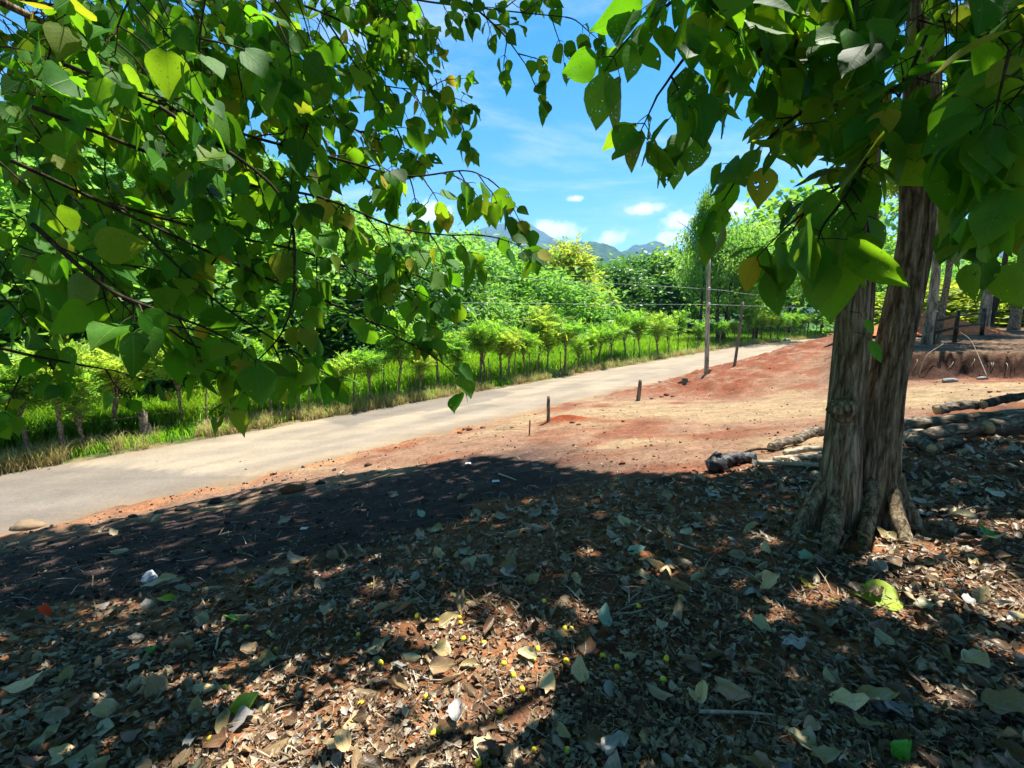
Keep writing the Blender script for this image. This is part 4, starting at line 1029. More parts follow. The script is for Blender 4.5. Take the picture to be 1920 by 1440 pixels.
x, y, t = view_scatter(4200, 14.9, 15.75)
keep = fbm(x * 0.9, y * 0.9, 3, 621) > 0.33; x, y = x[keep], y[keep]; z = zground(x, y); big = rng.random(len(x)) ** 3
for rep in range(16):
    jx = x + rng.normal(0, 0.06, len(x)); jy = y + rng.normal(0, 0.06, len(x)); h = rng.uniform(0.10, 0.25, len(x)) * (1 + 1.6 * big)
    V, T = blades(len(x), np.stack([jx, jy, z - 0.02], 1), h, 0.8, np.full(len(x), 0.011) * rng.uniform(0.7, 1.4, len(x)))
    g.add(V, T, None, np.repeat(rng.random(len(x)) * 0.8, 5))
tag(g.build('verge_grass', M['straw']), 'dry straw-coloured grass tufts along the far road verge', 'grass', kind='stuff')
g = MB()
x, y, t = view_scatter(2600, 15.0, 16.3); z = zground(x, y)
for rep in range(5):
    V, T = blades(len(x), np.stack([x + rng.normal(0, 0.06, len(x)), y + rng.normal(0, 0.06, len(x)), z - 0.02], 1), rng.uniform(0.12, 0.42, len(x)), 0.7, np.full(len(x), 0.014))
    g.add(V, T, None, np.repeat(rng.random(len(x)) * 0.6, 5))
tag(g.build('verge_weeds', M['grass']), 'low green weeds growing under the live-fence trees', 'weeds', kind='stuff')

# ------------------------------------------------------------------ trees of the valley
def crown_mesh(name, mat, seed, rx, rz, nclump, per, l, w, layered=False, spread=0.5, hollow=0.55, shape=1.0):
    r = np.random.default_rng(seed); mb = MB()
    sp = [sprig(9, 0.42, l, w, seed * 7 + k) for k in range(4)]
    c = nrm(r.normal(0, 1, (nclump, 3))); c[:, 2] = np.where(c[:, 2] < -0.55, -c[:, 2], c[:, 2])
    rad = hollow + (1 - hollow) * r.random(nclump) ** 0.5
    c = c * rad[:, None] * [rx, rx, rz]; c[:, :2] *= (1 - shape * 0.28 * (c[:, 2:3] / rz)); c += r.normal(0, 0.12, (nclump, 3)) * rx
    cs = r.uniform(0.6, 1.25, nclump)
    for k in range(4):
        idx = np.arange(k, nclump, 4); n = len(idx) * per
        base_ = np.repeat(c[idx], per, 0); s_ = np.repeat(cs[idx], per)
        off = r.normal(0, spread, (n, 3)) * s_[:, None] * ([1.3, 1.3, 0.22] if layered else [1, 1, 0.75])
        A = nrm(r.normal(0, 1, (n, 3)) * [1, 1, 0.35]); N_ = nrm(r.normal(0, 0.3 if layered else 0.5, (n, 3)) + [0, 0, 1])
        place(mb, sp[k], base_ + off, A, N_, r.uniform(0.7, 1.2, n), np.repeat(r.random(len(idx)) * 0.35, per) + r.random(n) * 0.2)
    return mb.mesh(name, mat)
def wood_trunk(seed, h, r0, lean, boughs, spread, mat):
    r = np.random.default_rng(seed); t = MB()
    path = smooth_path([(0, 0, -0.3), (lean * 0.3, 0, h * 0.4), (lean, r.normal(0, 0.2), h)], 12)
    t.add(*tube(path, np.interp(np.linspace(0, 1, 12), [0, .08, 1], [r0 * 1.5, r0, r0 * 0.45]), 9, 0.18, seed=seed))
    for k in range(boughs):
        a = 2 * math.pi * k / boughs + r.uniform(-.4, .4); p = path[int(r.integers(6, 11))]
        e = p + [math.cos(a) * spread, math.sin(a) * spread, spread * r.uniform(0.5, 1.1)]
        t.add(*tube(smooth_path([p, (p + e) / 2 + [0, 0, 0.2 * spread], e], 7), np.linspace(r0 * 0.45, r0 * 0.12, 7), 6, 0.1))
    return t.mesh('trunk', mat)
CR = {'pale': [crown_mesh('crown', M['pale_crown'], 700 + k, 3.6, 2.6, 52, 20, 0.42, 0.075, True, 0.62, 0.35, 0.5) for k in range(3)],
      'mid': [crown_mesh('crown', M['mid_crown'], 720 + k, 3.3, 3.2, 60, 18, 0.36, 0.11, False, 0.55, 0.5) for k in range(3)],
      'dark': [crown_mesh('crown', M['dark_crown'], 740 + k, 3.3, 3.2, 70, 18, 0.40, 0.105, False, 0.5, 0.6) for k in range(2)],
      'gold': [crown_mesh('crown', M['gold_crown'], 760 + k, 2.0, 4.2, 56, 16, 0.55, 0.10, False, 0.5, 0.4) for k in range(2)],
      'feather': [crown_mesh('crown', M['pale_crown'] if k else M['mid_crown'], 780 + k, 4.2, 2.3, 40, 20, 0.42, 0.08, True, 0.75, 0.3, 0.2) for k in range(2)]}
TRK = [wood_trunk(800 + k, 1.0 * 6.5, 0.17, [0.3, -0.4, 0.1][k], 5, 1.7, M['dark_bark']) for k in range(3)]
CLABEL = {'pale': 'pale green feathery tree on the slope behind the field', 'mid': 'mid-green round-crowned tree behind the field', 'dark': 'dense dark green tree at the forest edge behind the live fence', 'gold': 'tall narrow yellow-green tree rising behind the live fence'}
def forest_tree(px, top, v, kind, wide=1.0, label=None, k=0, group='trees at the forest edge', ground=None):
    if ground is None: x, y = on_line(px, v)
    else: x, y = ground
    z = float(zground(x, y))
    r = ray(px, top); t = y / r[1]; H = max(3.0, CAMZ + r[2] * t - z)
    e = empty('forest_tree', (x, y, z))
    cm = CR[kind][k % len(CR[kind])]; rz = {'pale': 2.9, 'mid': 3.5, 'dark': 3.5, 'gold': 4.5, 'feather': 2.6}[kind]
    cz = H * ({'pale': 0.56, 'mid': 0.55, 'dark': 0.52, 'gold': 0.55, 'feather': 0.72}[kind]); ch = (H - cz) / rz
    o = obj('trunk', TRK[k % 3], e); o.scale = (max(0.6, H / 10) * 1.1,) * 2 + ((cz + 0.3) / 6.5,)
    c = obj('crown', cm, e, (0, 0, cz)); sx = ch * wide * {'gold': 1.15}.get(kind, 1.25); c.scale = (sx, sx, ch); c.rotation_euler = (0, 0, rng.uniform(0, 6.28))
    tag(e, label or CLABEL.get(kind, 'tree behind the field'), 'tree', group)
    return e
edge = [(-150, 380, 27, 'mid'), (-60, 330, 29, 'pale'), (30, 390, 26, 'mid'), (120, 350, 29, 'pale'), (210, 420, 26, 'dark'), (290, 380, 29, 'mid'), (370, 400, 31, 'pale'), (440, 440, 27, 'mid'), (510, 430, 30, 'pale'), (575, 470, 28, 'mid'),
        (630, 440, 33, 'pale'), (690, 500, 27, 'dark'), (735, 465, 33, 'mid'), (790, 500, 29, 'dark'), (842, 480, 34, 'pale'), (885, 530, 28, 'pale'), (930, 478, 36, 'pale'), (975, 505, 31, 'pale'), (1012, 492, 38, 'mid'),
        (1052, 458, 31, 'gold'), (1085, 505, 33, 'gold'), (1105, 512, 40, 'dark'), (1135, 505, 34, 'dark'), (1165, 493, 40, 'dark'), (1200, 490, 33, 'dark'), (1232, 484, 38, 'dark'), (1262, 478, 31, 'mid'), (1290, 474, 36, 'mid')]
for k, (px, top, v, kd) in enumerate(edge):
    lab = {1052: 'tall narrow yellow-green tree standing highest of the forest edge, before the dark trees', 1085: 'shorter narrow yellow-green tree beside the tallest one at the forest edge'}.get(px)
    if lab is None:
        same = sorted((abs(q[0] - 1052), q[0]) for q in edge if q[3] == kd and (q[0] > 1052) == (px > 1052)); n_ = [q[1] for q in same].index(px)
        lab = '%s, %s such from the tallest narrow tree %s the pole' % ({'pale': 'pale feathery forest tree', 'mid': 'mid-green round forest tree', 'dark': 'dense dark forest tree'}[kd], ORD[n_] if n_ else 'first', 'towards' if px > 1052 else 'away from')
    forest_tree(px, top, v, kd, 1.0 + 0.15 * (k % 3), lab, k)
# second and third rows up the slope
for k in range(46):
    px = -140 + k * 32 + rng.uniform(-14, 14); v = rng.uniform(42, 62)
    base_top = np.interp(px, [-200, 300, 600, 800, 950, 1060, 1110, 1180, 1300, 1500], [330, 370, 415, 450, 466, 500, 514, 504, 470, 470])
    if 1066 < px < 1120: continue
    forest_tree(px, base_top + rng.uniform(0, 34), v, ['pale', 'mid', 'pale', 'dark'][k % 4] if px < 1060 else ['dark', 'mid', 'dark'][k % 3], 1.2, ['pale green feathery tree part way up the wooded hillside', 'mid-green round tree part way up the wooded hillside', 'dark green tree part way up the wooded hillside'][{'pale': 0, 'mid': 1, 'dark': 2}[['pale', 'mid', 'pale', 'dark'][k % 4] if px < 1060 else ['dark', 'mid', 'dark'][k % 3]]], k, 'trees on the wooded hillside')
# the far woods covering the hill read as one mass
mb = MB(); sp = [sprig(10, 0.75, 0.9, 0.26, 900 + k) for k in range(4)]
cnt = 0
for k in range(360):
    px = rng.uniform(-160, 1330); v = rng.uniform(62, 150); x, y = on_line(px, v)
    if y > 300: continue
    if fbm(np.array([x / 30]), np.array([y / 30]), 2, 931)[0] > 0.60: continue
    z = float(zground(x, y)); rad = rng.uniform(2.2, 3.8); n = 46; d = nrm(rng.normal(0, 1, (n, 3))); d[:, 2] = np.abs(d[:, 2])
    c = np.array([x, y, z + rad * 0.5]) + d * [rad, rad, rad * 1.1] * rng.uniform(0.6, 1.05, (n, 1))
    place(mb, sp[k % 4], c, nrm(rng.normal(0, 1, (n, 3))), nrm(d + [0, 0, 0.6]), rng.uniform(0.8, 1.3, n), rng.random() * 0.5 + rng.random(n) * 0.2); cnt += 1
tag(mb.build('hillside_woods', M['pale_crown']), 'far light green woods covering the hill beyond the valley', 'woods', kind='stuff')
# understorey along the forest edge
mb = MB(); sp = [sprig(9, 0.42, 0.36, 0.09, 940 + k) for k in range(4)]
for k in range(150):
    px = rng.uniform(-150, 1580); v = rng.uniform(24.5, 31); x, y = on_line(px, v)
    if y > 95: continue
    z = float(zground(x, y)); rad = rng.uniform(0.8, 1.7); n = 40; d = nrm(rng.normal(0, 1, (n, 3))); d[:, 2] = np.abs(d[:, 2])
    place(mb, sp[k % 4], np.array([x, y, z]) + d * [rad * 1.3, rad * 1.3, rad * 1.3] * rng.uniform(0.5, 1.05, (n, 1)), nrm(rng.normal(0, 1, (n, 3))), nrm(d + [0, 0, 0.7]), rng.uniform(0.7, 1.2, n), rng.random() * 0.5 + rng.random(n) * 0.2)
tag(mb.build('understorey', M['mid_crown']), 'tangled green shrub layer along the foot of the forest', 'shrubs', kind='stuff')

# tall roadside trees near the bend
def tall_tree(px, foot_v, top, trunk_px, kind, label, wide, r0, lean=0.0, crown_at=0.74, mat='dark_bark', k=0):
    x, y = on_line(px, foot_v); z = float(zground(x, y)); t = y / ray(px, top)[1]; H = CAMZ + ray(px, top)[2] * t - z
    e = empty('roadside_tree', (x, y, z))
    cz = H * crown_at; r = np.random.default_rng(1000 + px)
    for s_ in trunk_px:
        m = MB(); off = np.array([s_ * t, 0, 0]); top_p = np.array([s_ * t * 1.8 + lean * H, r.normal(0, .5), cz])
        pth = smooth_path([off * 0.5 - [0, 0, 0.2], off * 0.7 + top_p * 0.35 * [1, 1, 0] + [0, 0, cz * 0.45], top_p], 14)
        m.add(*tube(pth, np.interp(np.linspace(0, 1, 14), [0, .1, 1], [r0 * 1.5, r0, r0 * .4]), 9, 0.15, seed=px)); m.build('trunk', M[mat], e)
        m = MB()
        for q in range(6):
            a = 2 * math.pi * q / 6 + r.uniform(-.3, .3); p = pth[int(r.integers(6, 12))]; sp_ = 0.22 * H
            en = p + [math.cos(a) * sp_, math.sin(a) * sp_, sp_ * r.uniform(.4, 1)]
            m.add(*tube(smooth_path([p, (p + en) / 2 + [0, 0, .15 * sp_], en], 8), np.linspace(r0 * .4, r0 * .1, 8), 6, .1))
        m.build('boughs', M[mat], e)
        c = obj('crown', CR[kind][k % len(CR[kind])], e, tuple(top_p.tolist())); ch = (H - cz) / 2.6; c.scale = (ch * wide, ch * wide, ch * 1.05); c.rotation_euler = (0, 0, r.uniform(0, 6))
    tag(e, label, 'tree', 'tall trees near the road bend'); return e
tall_tree(1345, 17.4, 428, (-8, 6), 'feather', 'tall two-stemmed dark-trunked tree behind the utility pole', 0.5, 0.2, 0.02, 0.62, k=1)
tall_tree(1306, 18.6, 385, (0,), 'mid', 'slender tall tree with open dark crown against the sky beside the pole', 0.42, 0.13, 0.0, 0.82)
tall_tree(1408, 16.6, 430, (0,), 'feather', 'leaning dark-trunked tree at the road edge beyond the slanted pole', 0.75, 0.26, 0.05, 0.6, k=0)
tall_tree(1470, 19.5, 440, (0,), 'feather', 'light green spreading tree behind the far fence bend', 0.9, 0.2, 0.0, 0.55, k=1)
tall_tree(1530, 21.0, 410, (0,), 'mid', 'round green tree closing the road bend beside the twin trunk', 1.3, 0.2, 0.0, 0.5, k=1)

# trees on the upper terrace at the right
def terrace_tree(px, py, r0, px_top, label, kind, Yd, height, mat='grey_bark', k=0):
    b = hit(px, py) if Yd is None else P(px, py, Yd)
    b[2] = float(zground(b[0], b[1]))
    e = empty('terrace_tree', b.tolist()); r = np.random.default_rng(1200 + px)
    t = b[1] / FPX; dx = (px_top - px) * t
    pth = smooth_path([(0, 0, -0.2), (dx * 0.5, 0, height * 0.3), (dx, 0.2, height * 0.62), (dx * 1.2, .3, height * 0.8)], 16)
    m = MB(); m.add(*tube(pth, np.interp(np.linspace(0, 1, 16), [0, .06, 1], [r0 * 1.3, r0, r0 * .45]), 12, 0.12, seed=px)); m.build('trunk', M[mat], e)
    c = obj('crown', CR[kind][k % len(CR[kind])], e, (dx * 1.2, .3, height * 0.78)); s = height * 0.07; c.scale = (s, s, s * 0.9); c.rotation_euler = (0, 0, r.uniform(0, 6))
    tag(e, label, 'tree', 'trees on the upper terrace')
terrace_tree(1737, 646, 0.15, 1742, 'smooth pale grey tree trunk on the terrace, beside a leaning brown one', 'gold', None, 7.5, 'grey_bark')
terrace_tree(1754, 642, 0.12, 1772, 'leaning brown tree trunk beside the smooth pale one on the terrace', 'feather', None, 7.5, 'fence_bark', 1)
terrace_tree(1843, 624, 0.20, 1838, 'straight grey tree at the end of the dark rail fence', 'gold', None, 8.5, 'grey_bark', 1)
terrace_tree(1852, 622, 0.13, 1878, 'thin dark tree slanting away from the straight grey tree', 'mid', None, 8.5, 'dark_bark', 1)
terrace_tree(1900, 618, 0.24, 1902, 'thick brown trunk at the edge of the terrace above dark brush', 'gold', None, 9, 'fence_bark', 0)
for k, (px, Yd, kd, s) in enumerate([(1700, 34, 'gold', 0.8), (1770, 30, 'gold', 0.75), (1830, 36, 'mid', 1.0), (1880, 30, 'gold', 0.8), (1930, 34, 'mid', 1.1), (1980, 28, 'gold', 0.9), (1640, 40, 'mid', 1.1), (1800, 45, 'pale', 1.5), (1900, 46, 'pale', 1.6), (2000, 42, 'mid', 1.4), (1720, 48, 'pale', 1.4)]):
    x = (px - CX) / (FPX * CP) * Yd; z = float(zground(x, Yd)); e = empty('thicket_bush', (x, Yd, z))
    o = obj('crown', CR[kd][k % len(CR[kd])], e, (0, 0, 1.3 * s)); o.scale = (s * (1.4 if kd == 'gold' else 0.9), s * (1.4 if kd == 'gold' else .9), s * 0.55 if kd == 'gold' else s * .8)
    m = MB()
    for q in range(5):
        a = q * 1.26 + k; m.add(*tube([(0, 0, -.1), (math.cos(a) * .3 * s, math.sin(a) * .3 * s, .8 * s), (math.cos(a) * .8 * s, math.sin(a) * .8 * s, 1.8 * s)], [.06, .045, .02], 6))
    m.build('stems', M['dark_bark'], e)
    tag(e, {'gold': 'bright yellow-green bush beyond the terrace trunks', 'mid': 'mid-green bush beyond the terrace trunks', 'pale': 'tall pale green bush far behind the terrace trunks'}[kd], 'bush', 'bushes beyond the terrace')

# dark rail fence and red earth heap beyond the terrace
fa, fb = hit(1745, 646), hit(1842, 628)
e = empty('rail_fence', fa.tolist()); tag(e, 'low dark two-rail fence before a red earth heap on the terrace', 'fence')
d = fb - fa
for h0 in (0.35, 0.75):
    m = MB(); m.add(*tube([np.array([0, 0, h0]), d * .5 + [0, 0, h0 + .12], d + [0, 0, h0 + 0.1]], 0.045, 6)); m.build('rail', M['dark_bark'], e)
for f in (0.02, 0.42, 0.98):
    m = MB(); m.add(*tube([d * f - [0, 0, .2], d * f + [0, 0, 1.05]], 0.07, 7)); m.build('post', M['dark_bark'], e)
hc = (fa + fb) / 2 + [1.6, 3.2, 0]; hc[2] = float(zground(hc[0], hc[1]))
n = 26; gx_, gy_ = np.meshgrid(np.linspace(-1, 1, n), np.linspace(-1, 1, n)); rr = np.hypot(gx_, gy_)
hz = 0.85 * np.clip(1 - rr, 0, 1) ** 0.9 * (0.7 + 0.7 * fbm(gx_ * 4 + 5, gy_ * 4, 3, 71)) - 0.12
V = np.stack([gx_ * 3.4, gy_ * 1.5, hz], -1).reshape(-1, 3); ii = np.arange((n - 1) ** 2); i0 = (ii // (n - 1)) * n + ii % (n - 1)
hm = mesh_from('earth_heap', V, np.stack([i0, i0 + 1, i0 + n + 1, i0 + n], 1), colr=np.tile([0.5, 0.15, 0.06], (n * n, 1))); hm.materials.append(M['ground'])
tag(obj('earth_heap', hm, None, hc.tolist()), 'bright orange-red earth heap behind the dark rail fence', 'earth heap')

# ------------------------------------------------------------------ posts, poles and wires
def post(name, px, py, top_py, r, mat, label, cat, lean=(0, 0), chamfer=True, group=None, seg=8):
    b = hit(px, py); t = b[1] / FPX; h = (py - top_py) * t
    m = MB(); k = 9; s = np.linspace(0, 1, k)
    pth = np.stack([lean[0] * s, lean[1] * s, -0.15 + (h + 0.15) * s], 1)
    m.add(*tube(pth, r * np.interp(s, [0, .93, 1], [1.08, 1.0, 0.82 if chamfer else 1]), seg, 0.14, seed=int(px)))
    return tag(m.build(name, M[mat], None, b.tolist()), label, cat, group)
post('wooden_stake', 1028, 790, 741, 0.045, 'post', 'square weathered stake standing in a crumbly heap of red earth', 'stake', (0.0, 0), True, None, 6)
post('wooden_stake', 1196, 751, 711, 0.062, 'post', 'leaning brown stake at the foot of the red mound by the road', 'stake', (0.06, 0), True, None, 6)
post('stick', 992, 817, 786, 0.017, 'red_bark', 'thin reddish stick stuck upright in the bare red ground', 'stick', (0.02, 0))
post('tree_stump', 1283, 721, 708, 0.11, 'log', 'short cut stump at the road edge between stake and pole', 'stump', (0.02, 0), False, None, 12)
pb = hit(1325, 702)
pole_top = P(1329, 482, pb[1])
e = empty('utility_pole', pb.tolist()); tag(e, 'straight pale wooden utility pole on the red mound beside the road', 'pole')
m = MB(); m.add(*tube(np.stack([np.linspace(0, pole_top[0] - pb[0], 14), np.zeros(14), np.linspace(-0.3, pole_top[2] - pb[2], 14)], 1), np.linspace(0.092, 0.068, 14), 12, 0.05)); shaft = m.build('shaft', M['pole'], e)
m = MB(); m.add(*tube([(-0.05, 0, 0.02), (0.16, -0.05, 0.24)], [0.11, 0.05], 8, 0.3)); m.build('prop', M['red_bark'], e)
for k, pyw in enumerate((542, 571)):
    q = P(1327, pyw, pb[1]) - pb; m = MB(); m.add(*tube(q + np.array([[0, -0.09, -0.05], [0, -0.15, 0.0], [0, -0.15, 0.07]]), [0.02, 0.045, 0.03], 8)); m.build('insulator', M['wire'], shaft)
b2 = hit(1376, 687); t2 = P(1393, 566, b2[1] + 0.2)
m = MB(); m.add(*tube(smooth_path([np.array([0, 0, -0.2]), (t2 - b2) * 0.5 + [0.03, 0, 0], t2 - b2], 12), np.linspace(0.065, 0.045, 12), 9, 0.12))
tag(m.build('slanted_pole', M['post'], None, b2.tolist()), 'shorter slanted grey-brown pole next to the utility pole', 'pole')
def wire(pts, label):
    w = smooth_path(pts, 40); m = MB(); m.add(*tube(w, 0.0042, 5)); tag(m.build('overhead_wire', M['wire']), label, 'wire', 'overhead wires across the valley')
wire([P(-600, 470, 21.0), P(380, 492, 21.5), P(782, 510, 22.2), P(1060, 527, 22.8), P(1327, 542, pb[1] - 0.15), P(1430, 553, 33), P(1600, 562, 60)], 'upper pale overhead wire running from the utility pole across the trees')
wire([P(-600, 520, 21.0), P(35, 542, 21.2), P(390, 553, 21.5), P(800, 566, 22.2), P(1100, 570, 22.9), P(1327, 571, pb[1] - 0.15), P(1393, 573, b2[1] + 4), P(1600, 580, 60)], 'lower pale overhead wire running from the utility pole across the trees')

# ------------------------------------------------------------------ logs and wood on the ground
def log(p0, p1, r, label, mat='log', bend=0.05, cut=True, seed=0, name='log', taper=0.8, cat='log', lift=None):
    r = r * (0.82 if mat != 'char' else 1)
    p0 = np.array(p0, float); p1 = np.array(p1, float); c = (p0 + p1) / 2
    e = empty(name, c.tolist()); tag(e, label, cat, 'logs and cut wood piled by the twin-stemmed tree')
    mid = np.array([0, 0, bend * 0.5]) + np.array([-(p1 - p0)[1], (p1 - p0)[0], 0]) * bend * 0.5
    w = smooth_path([p0 - c, mid, p1 - c], 22)
    rad = np.interp(np.linspace(0, 1, 22), [0, 1], [r, r * taper]) * (1 + 0.12 * (fbm(np.arange(22) * 0.45 + seed, np.zeros(22), 3, seed) - 0.5) * 2)
    m = MB(); m.add(*tube(w, rad, 18, 0.24, True, seed)); m.build('bark', M[mat], e)
    if cut:
        for (a, b, rr) in ((w[0], w[1], rad[0]), (w[-1], w[-2], rad[-1])):
            t = nrm(a - b); m = MB(); m.add(*tube([a - t * 0.01, a + t * 0.004], rr * 0.9, 16)); m.build('cut_end', M['cut'], e)
    return e
def gp(px, py, up): 
    h = hit(px, py); return h + [0, 0, up]
log(gp(1685, 812, .09), gp(1965, 788, .10), 0.115, 'long pale weathered log lying behind the other logs', seed=1, bend=0.03)
log(gp(1712, 838, .09), gp(1862, 812, .09), 0.10, 'dark mossy log in front of the long pale log', 'log', 0.06, seed=2)
log(gp(1850, 816, .10), gp(1980, 800, .12), 0.11, 'stubby weathered log lying end to end with the mossy log', seed=3)
log(gp(1760, 845, .05), gp(1800, 838, .06), 0.06, 'small sawn log stub beside the mossy log', seed=4)
log(gp(1705, 838, .07), gp(1745, 852, .07), 0.085, 'short split log chunk with moss leaning against the log pile', seed=5)
log(gp(1755, 788, .16), gp(1830, 780, .18), 0.10, 'bleached knobbly log piece lying on top of the pile', seed=6)
log(gp(1840, 782, .20), gp(1965, 764, .22), 0.085, 'dark bark-covered pole lying highest on the log pile', 'dark_bark', seed=7)
log(gp(1690, 826, .05), gp(1728, 818, .06), 0.06, 'pale split wood chunk at the pile end by the trunk', 'dry_stick', seed=8, cut=False)
log(gp(1445, 846, .05), gp(1500, 833, .06), 0.075, 'grey rotten log chunk left of the twin trunk', seed=9)
log(gp(1494, 830, .05), gp(1550, 812, .06), 0.085, 'pale knotty log end poking out behind the twin trunk', seed=10)
log(gp(1412, 872, .03), gp(1535, 878, .035), 0.035, 'straight pale barkless pole lying beside the charred log', 'dry_stick', 0.01, False, 11)
log(gp(1450, 866, .03), gp(1540, 862, .04), 0.045, 'flat pale board-like slab behind the barkless pole', 'dry_stick', 0.01, False, 12)
log(gp(1470, 858, .05), gp(1545, 850, .06), 0.05, 'yellowish split branch under the grey rotten chunk', 'dry_stick', 0.04, False, 14)
log(gp(1380, 858, .03), gp(1460, 848, .03), 0.022, 'thin dark branch lying before the grey rotten chunk', 'twig', 0.08, False, 15)
log(gp(1352, 878, .07), gp(1412, 868, .07), 0.082, 'charred black log lying at the edge of the leaf litter', 'char', 0.04, False, 16)
# charred stump end, a lumpy forked piece
b = gp(1342, 884, 0.0); m = MB()
m.add(*tube(smooth_path([(-0.1, 0, 0.05), (0, 0, 0.08), (0.12, 0.02, 0.06)], 12), np.interp(np.linspace(0, 1, 12), [0, .3, .7, 1], [.05, .10, .09, .05]), 14, 0.35, seed=5))
m.add(*tube(smooth_path([(-0.02, 0, 0.08), (-0.01, 0, 0.17), (0.03, 0, 0.24)], 8), np.linspace(.075, .03, 8), 12, 0.35, seed=6))
tag(m.build('charred_stump', M['char'], None, b.tolist()), 'lumpy black charred wood knot beside the charred log', 'charred wood', 'logs and cut wood piled by the twin-stemmed tree')

def stick(pts_px, r, label, mat='dry_stick', up=0.015, name='stick', group='sticks lying on the ground'):
    w = smooth_path([gp(a, b, up + (c[0] if c else 0)) for a, b, *c in pts_px], 16); c0 = w[0].copy()
    m = MB(); m.add(*tube(w - c0, np.linspace(r, r * 0.5, 16), 7, 0.2)); return tag(m.build(name, M[mat], None, c0.tolist()), label, 'stick', group)
stick([(1165, 972), (1215, 998), (1262, 1020), (1312, 1036)], 0.012, 'long pale bent stick lying on the litter before the twin trunk')
stick([(1480, 1320), (1600, 1318), (1720, 1328), (1855, 1346)], 0.007, 'long thin straight pale stick crossing the dark litter')
stick([(1310, 1340), (1400, 1342), (1455, 1347)], 0.008, 'short brown stick lying parallel to the long thin one')
stick([(405, 1222), (416, 1185), (455, 1160), (493, 1130)], 0.006, 'thin white crooked stick beside a fresh green leaf')
stick([(768, 1265), (810, 1280), (850, 1275), (890, 1250)], 0.004, 'thin curved pale stem arching over the litter')
stick([(1330, 1215), (1345, 1228), (1356, 1240)], 0.012, 'short stubby pale stick near a star-shaped leaf')
stick([(520, 1078), (470, 1098), (430, 1110)], 0.004, 'thin straw stem on the edge of the dark soil')
stick([(1160, 1148), (1210, 1130), (1260, 1118)], 0.006, 'thin pale twig lying near the middle of the litter')
stick([(1270, 1120), (1200, 1150), (1150, 1155)], 0.005, 'slender dry twig crossing another twig in the litter')
stick([(300, 1052), (345, 1054), (390, 1046)], 0.005, 'pale root strand lying on the dark soil')
stick([(935, 890), (955, 897), (968, 902)], 0.012, 'short pale stick on the shaded bare earth')
stick([(1852, 712, .0), (1818, 676, .45), (1795, 667, .6)], 0.011, 'bleached forked branch propped against the cut bank', up=0.03)
stick([(1722, 708, .0), (1735, 690, .3), (1765, 678, .45)], 0.014, 'bare root hanging out of the cut bank', 'dry_stick', 0.03)
stick([(930, 806), (975, 806), (992, 804)], 0.008, 'thin pale stick lying beside the upright red stick')
stick([(1232, 715), (1255, 718), (1278, 722)], 0.02, 'pale branch lying on the road edge before the stump')
stick([(60, 1290), (90, 1262), (115, 1240)], 0.004, 'thin stem on the sunlit litter near the road bank')
stick([(1395, 1400), (1410, 1370), (1418, 1340)], 0.005, 'leaf stalk standing up from the litter')

# roots in the cut bank
for k in range(11):
    px = rng.uniform(1715, 1919); a = hit(px, rng.uniform(668, 682)); 
    d = np.array([-0.5, -0.7, 0]) * rng.uniform(0.1, 0.3)
    m = MB(); m.add(*tube(smooth_path([a - d, a + d * 0.6 + [rng.normal(0, .04), 0, -.05], a + d * 0.7 + [rng.normal(0, .1), 0, -rng.uniform(.2, .45)]], 8) - a, np.linspace(0.011, 0.004, 8), 5, 0.2))
    tag(m.build('bank_root', M['twig'] if k % 2 else M['dry_stick'], None, a.tolist()), 'bare root dangling from the face of the cut bank', 'root', 'roots dangling from the cut bank')

# ------------------------------------------------------------------ stones, clods, litter items
def rock(px, py, s, mat, label, name='stone', cat='stone', squash=(1, .8, .55), group=None):
    b = hit(px, py); r = np.random.default_rng(int(px * 7 + py)); n, mseg = 9, 14; V = []; T = []
    for i in range(n + 1):
        th = math.pi * i / n
        for k in range(mseg):
            ph = 2 * math.pi * k / mseg; d = np.array([math.sin(th) * math.cos(ph), math.sin(th) * math.sin(ph), math.cos(th)])
            q = 1 + 0.35 * (fbm(np.array([d[0] * 1.5 + px]), np.array([d[1] * 1.5 + d[2] * 1.7]), 3, int(py))[0] - 0.5) * 2
            V.append(d * q * s * np.array(squash))
    for i in range(n):
        for k in range(mseg):
            q = (k + 1) % mseg; T += [(i * mseg + k, (i + 1) * mseg + k, (i + 1) * mseg + q), (i * mseg + k, (i + 1) * mseg + q, i * mseg + q)]
    m = MB(); m.add(V, T); return tag(m.build(name, M[mat], None, (b + [0, 0, s * squash[2] * 0.45]).tolist()), label, cat, group)
M['tan_stone'] = plain_mat('tan_stone', (0.20, 0.14, 0.085), 0.85, 0.3, 6, 0.4)
M['clod'] = plain_mat('earth_clod', (0.035, 0.026, 0.025), 0.95, 0.4, 12, 0.8)
M['red_clod'] = plain_mat('red_clod', (0.13, 0.045, 0.022), 0.95, 0.4, 12, 0.8)
M['grey_stone'] = plain_mat('grey_stone', (0.2, 0.195, 0.19), 0.85, 0.3, 9, 0.4)
M['paper'] = plain_mat('white_paper', (0.6, 0.6, 0.63), 0.7, 0.08, 12, 0.2)
M['red_tag'] = plain_mat('red_tag', (0.75, 0.07, 0.02), 0.5, 0.2, 40)
M['fruit'] = plain_mat('yellow_fruit', (0.72, 0.58, 0.02), 0.35, 0.2, 30, 0, 0.5)
rock(52, 992, 0.20, 'tan_stone', 'smooth tan boulder at the road edge beside the dark soil', squash=(1.25, .8, .5))
rock(550, 922, 0.17, 'red_clod', 'red earth clod lump on the rim of the road bank', 'earth_clod', 'clod', (1.4, .8, .5))
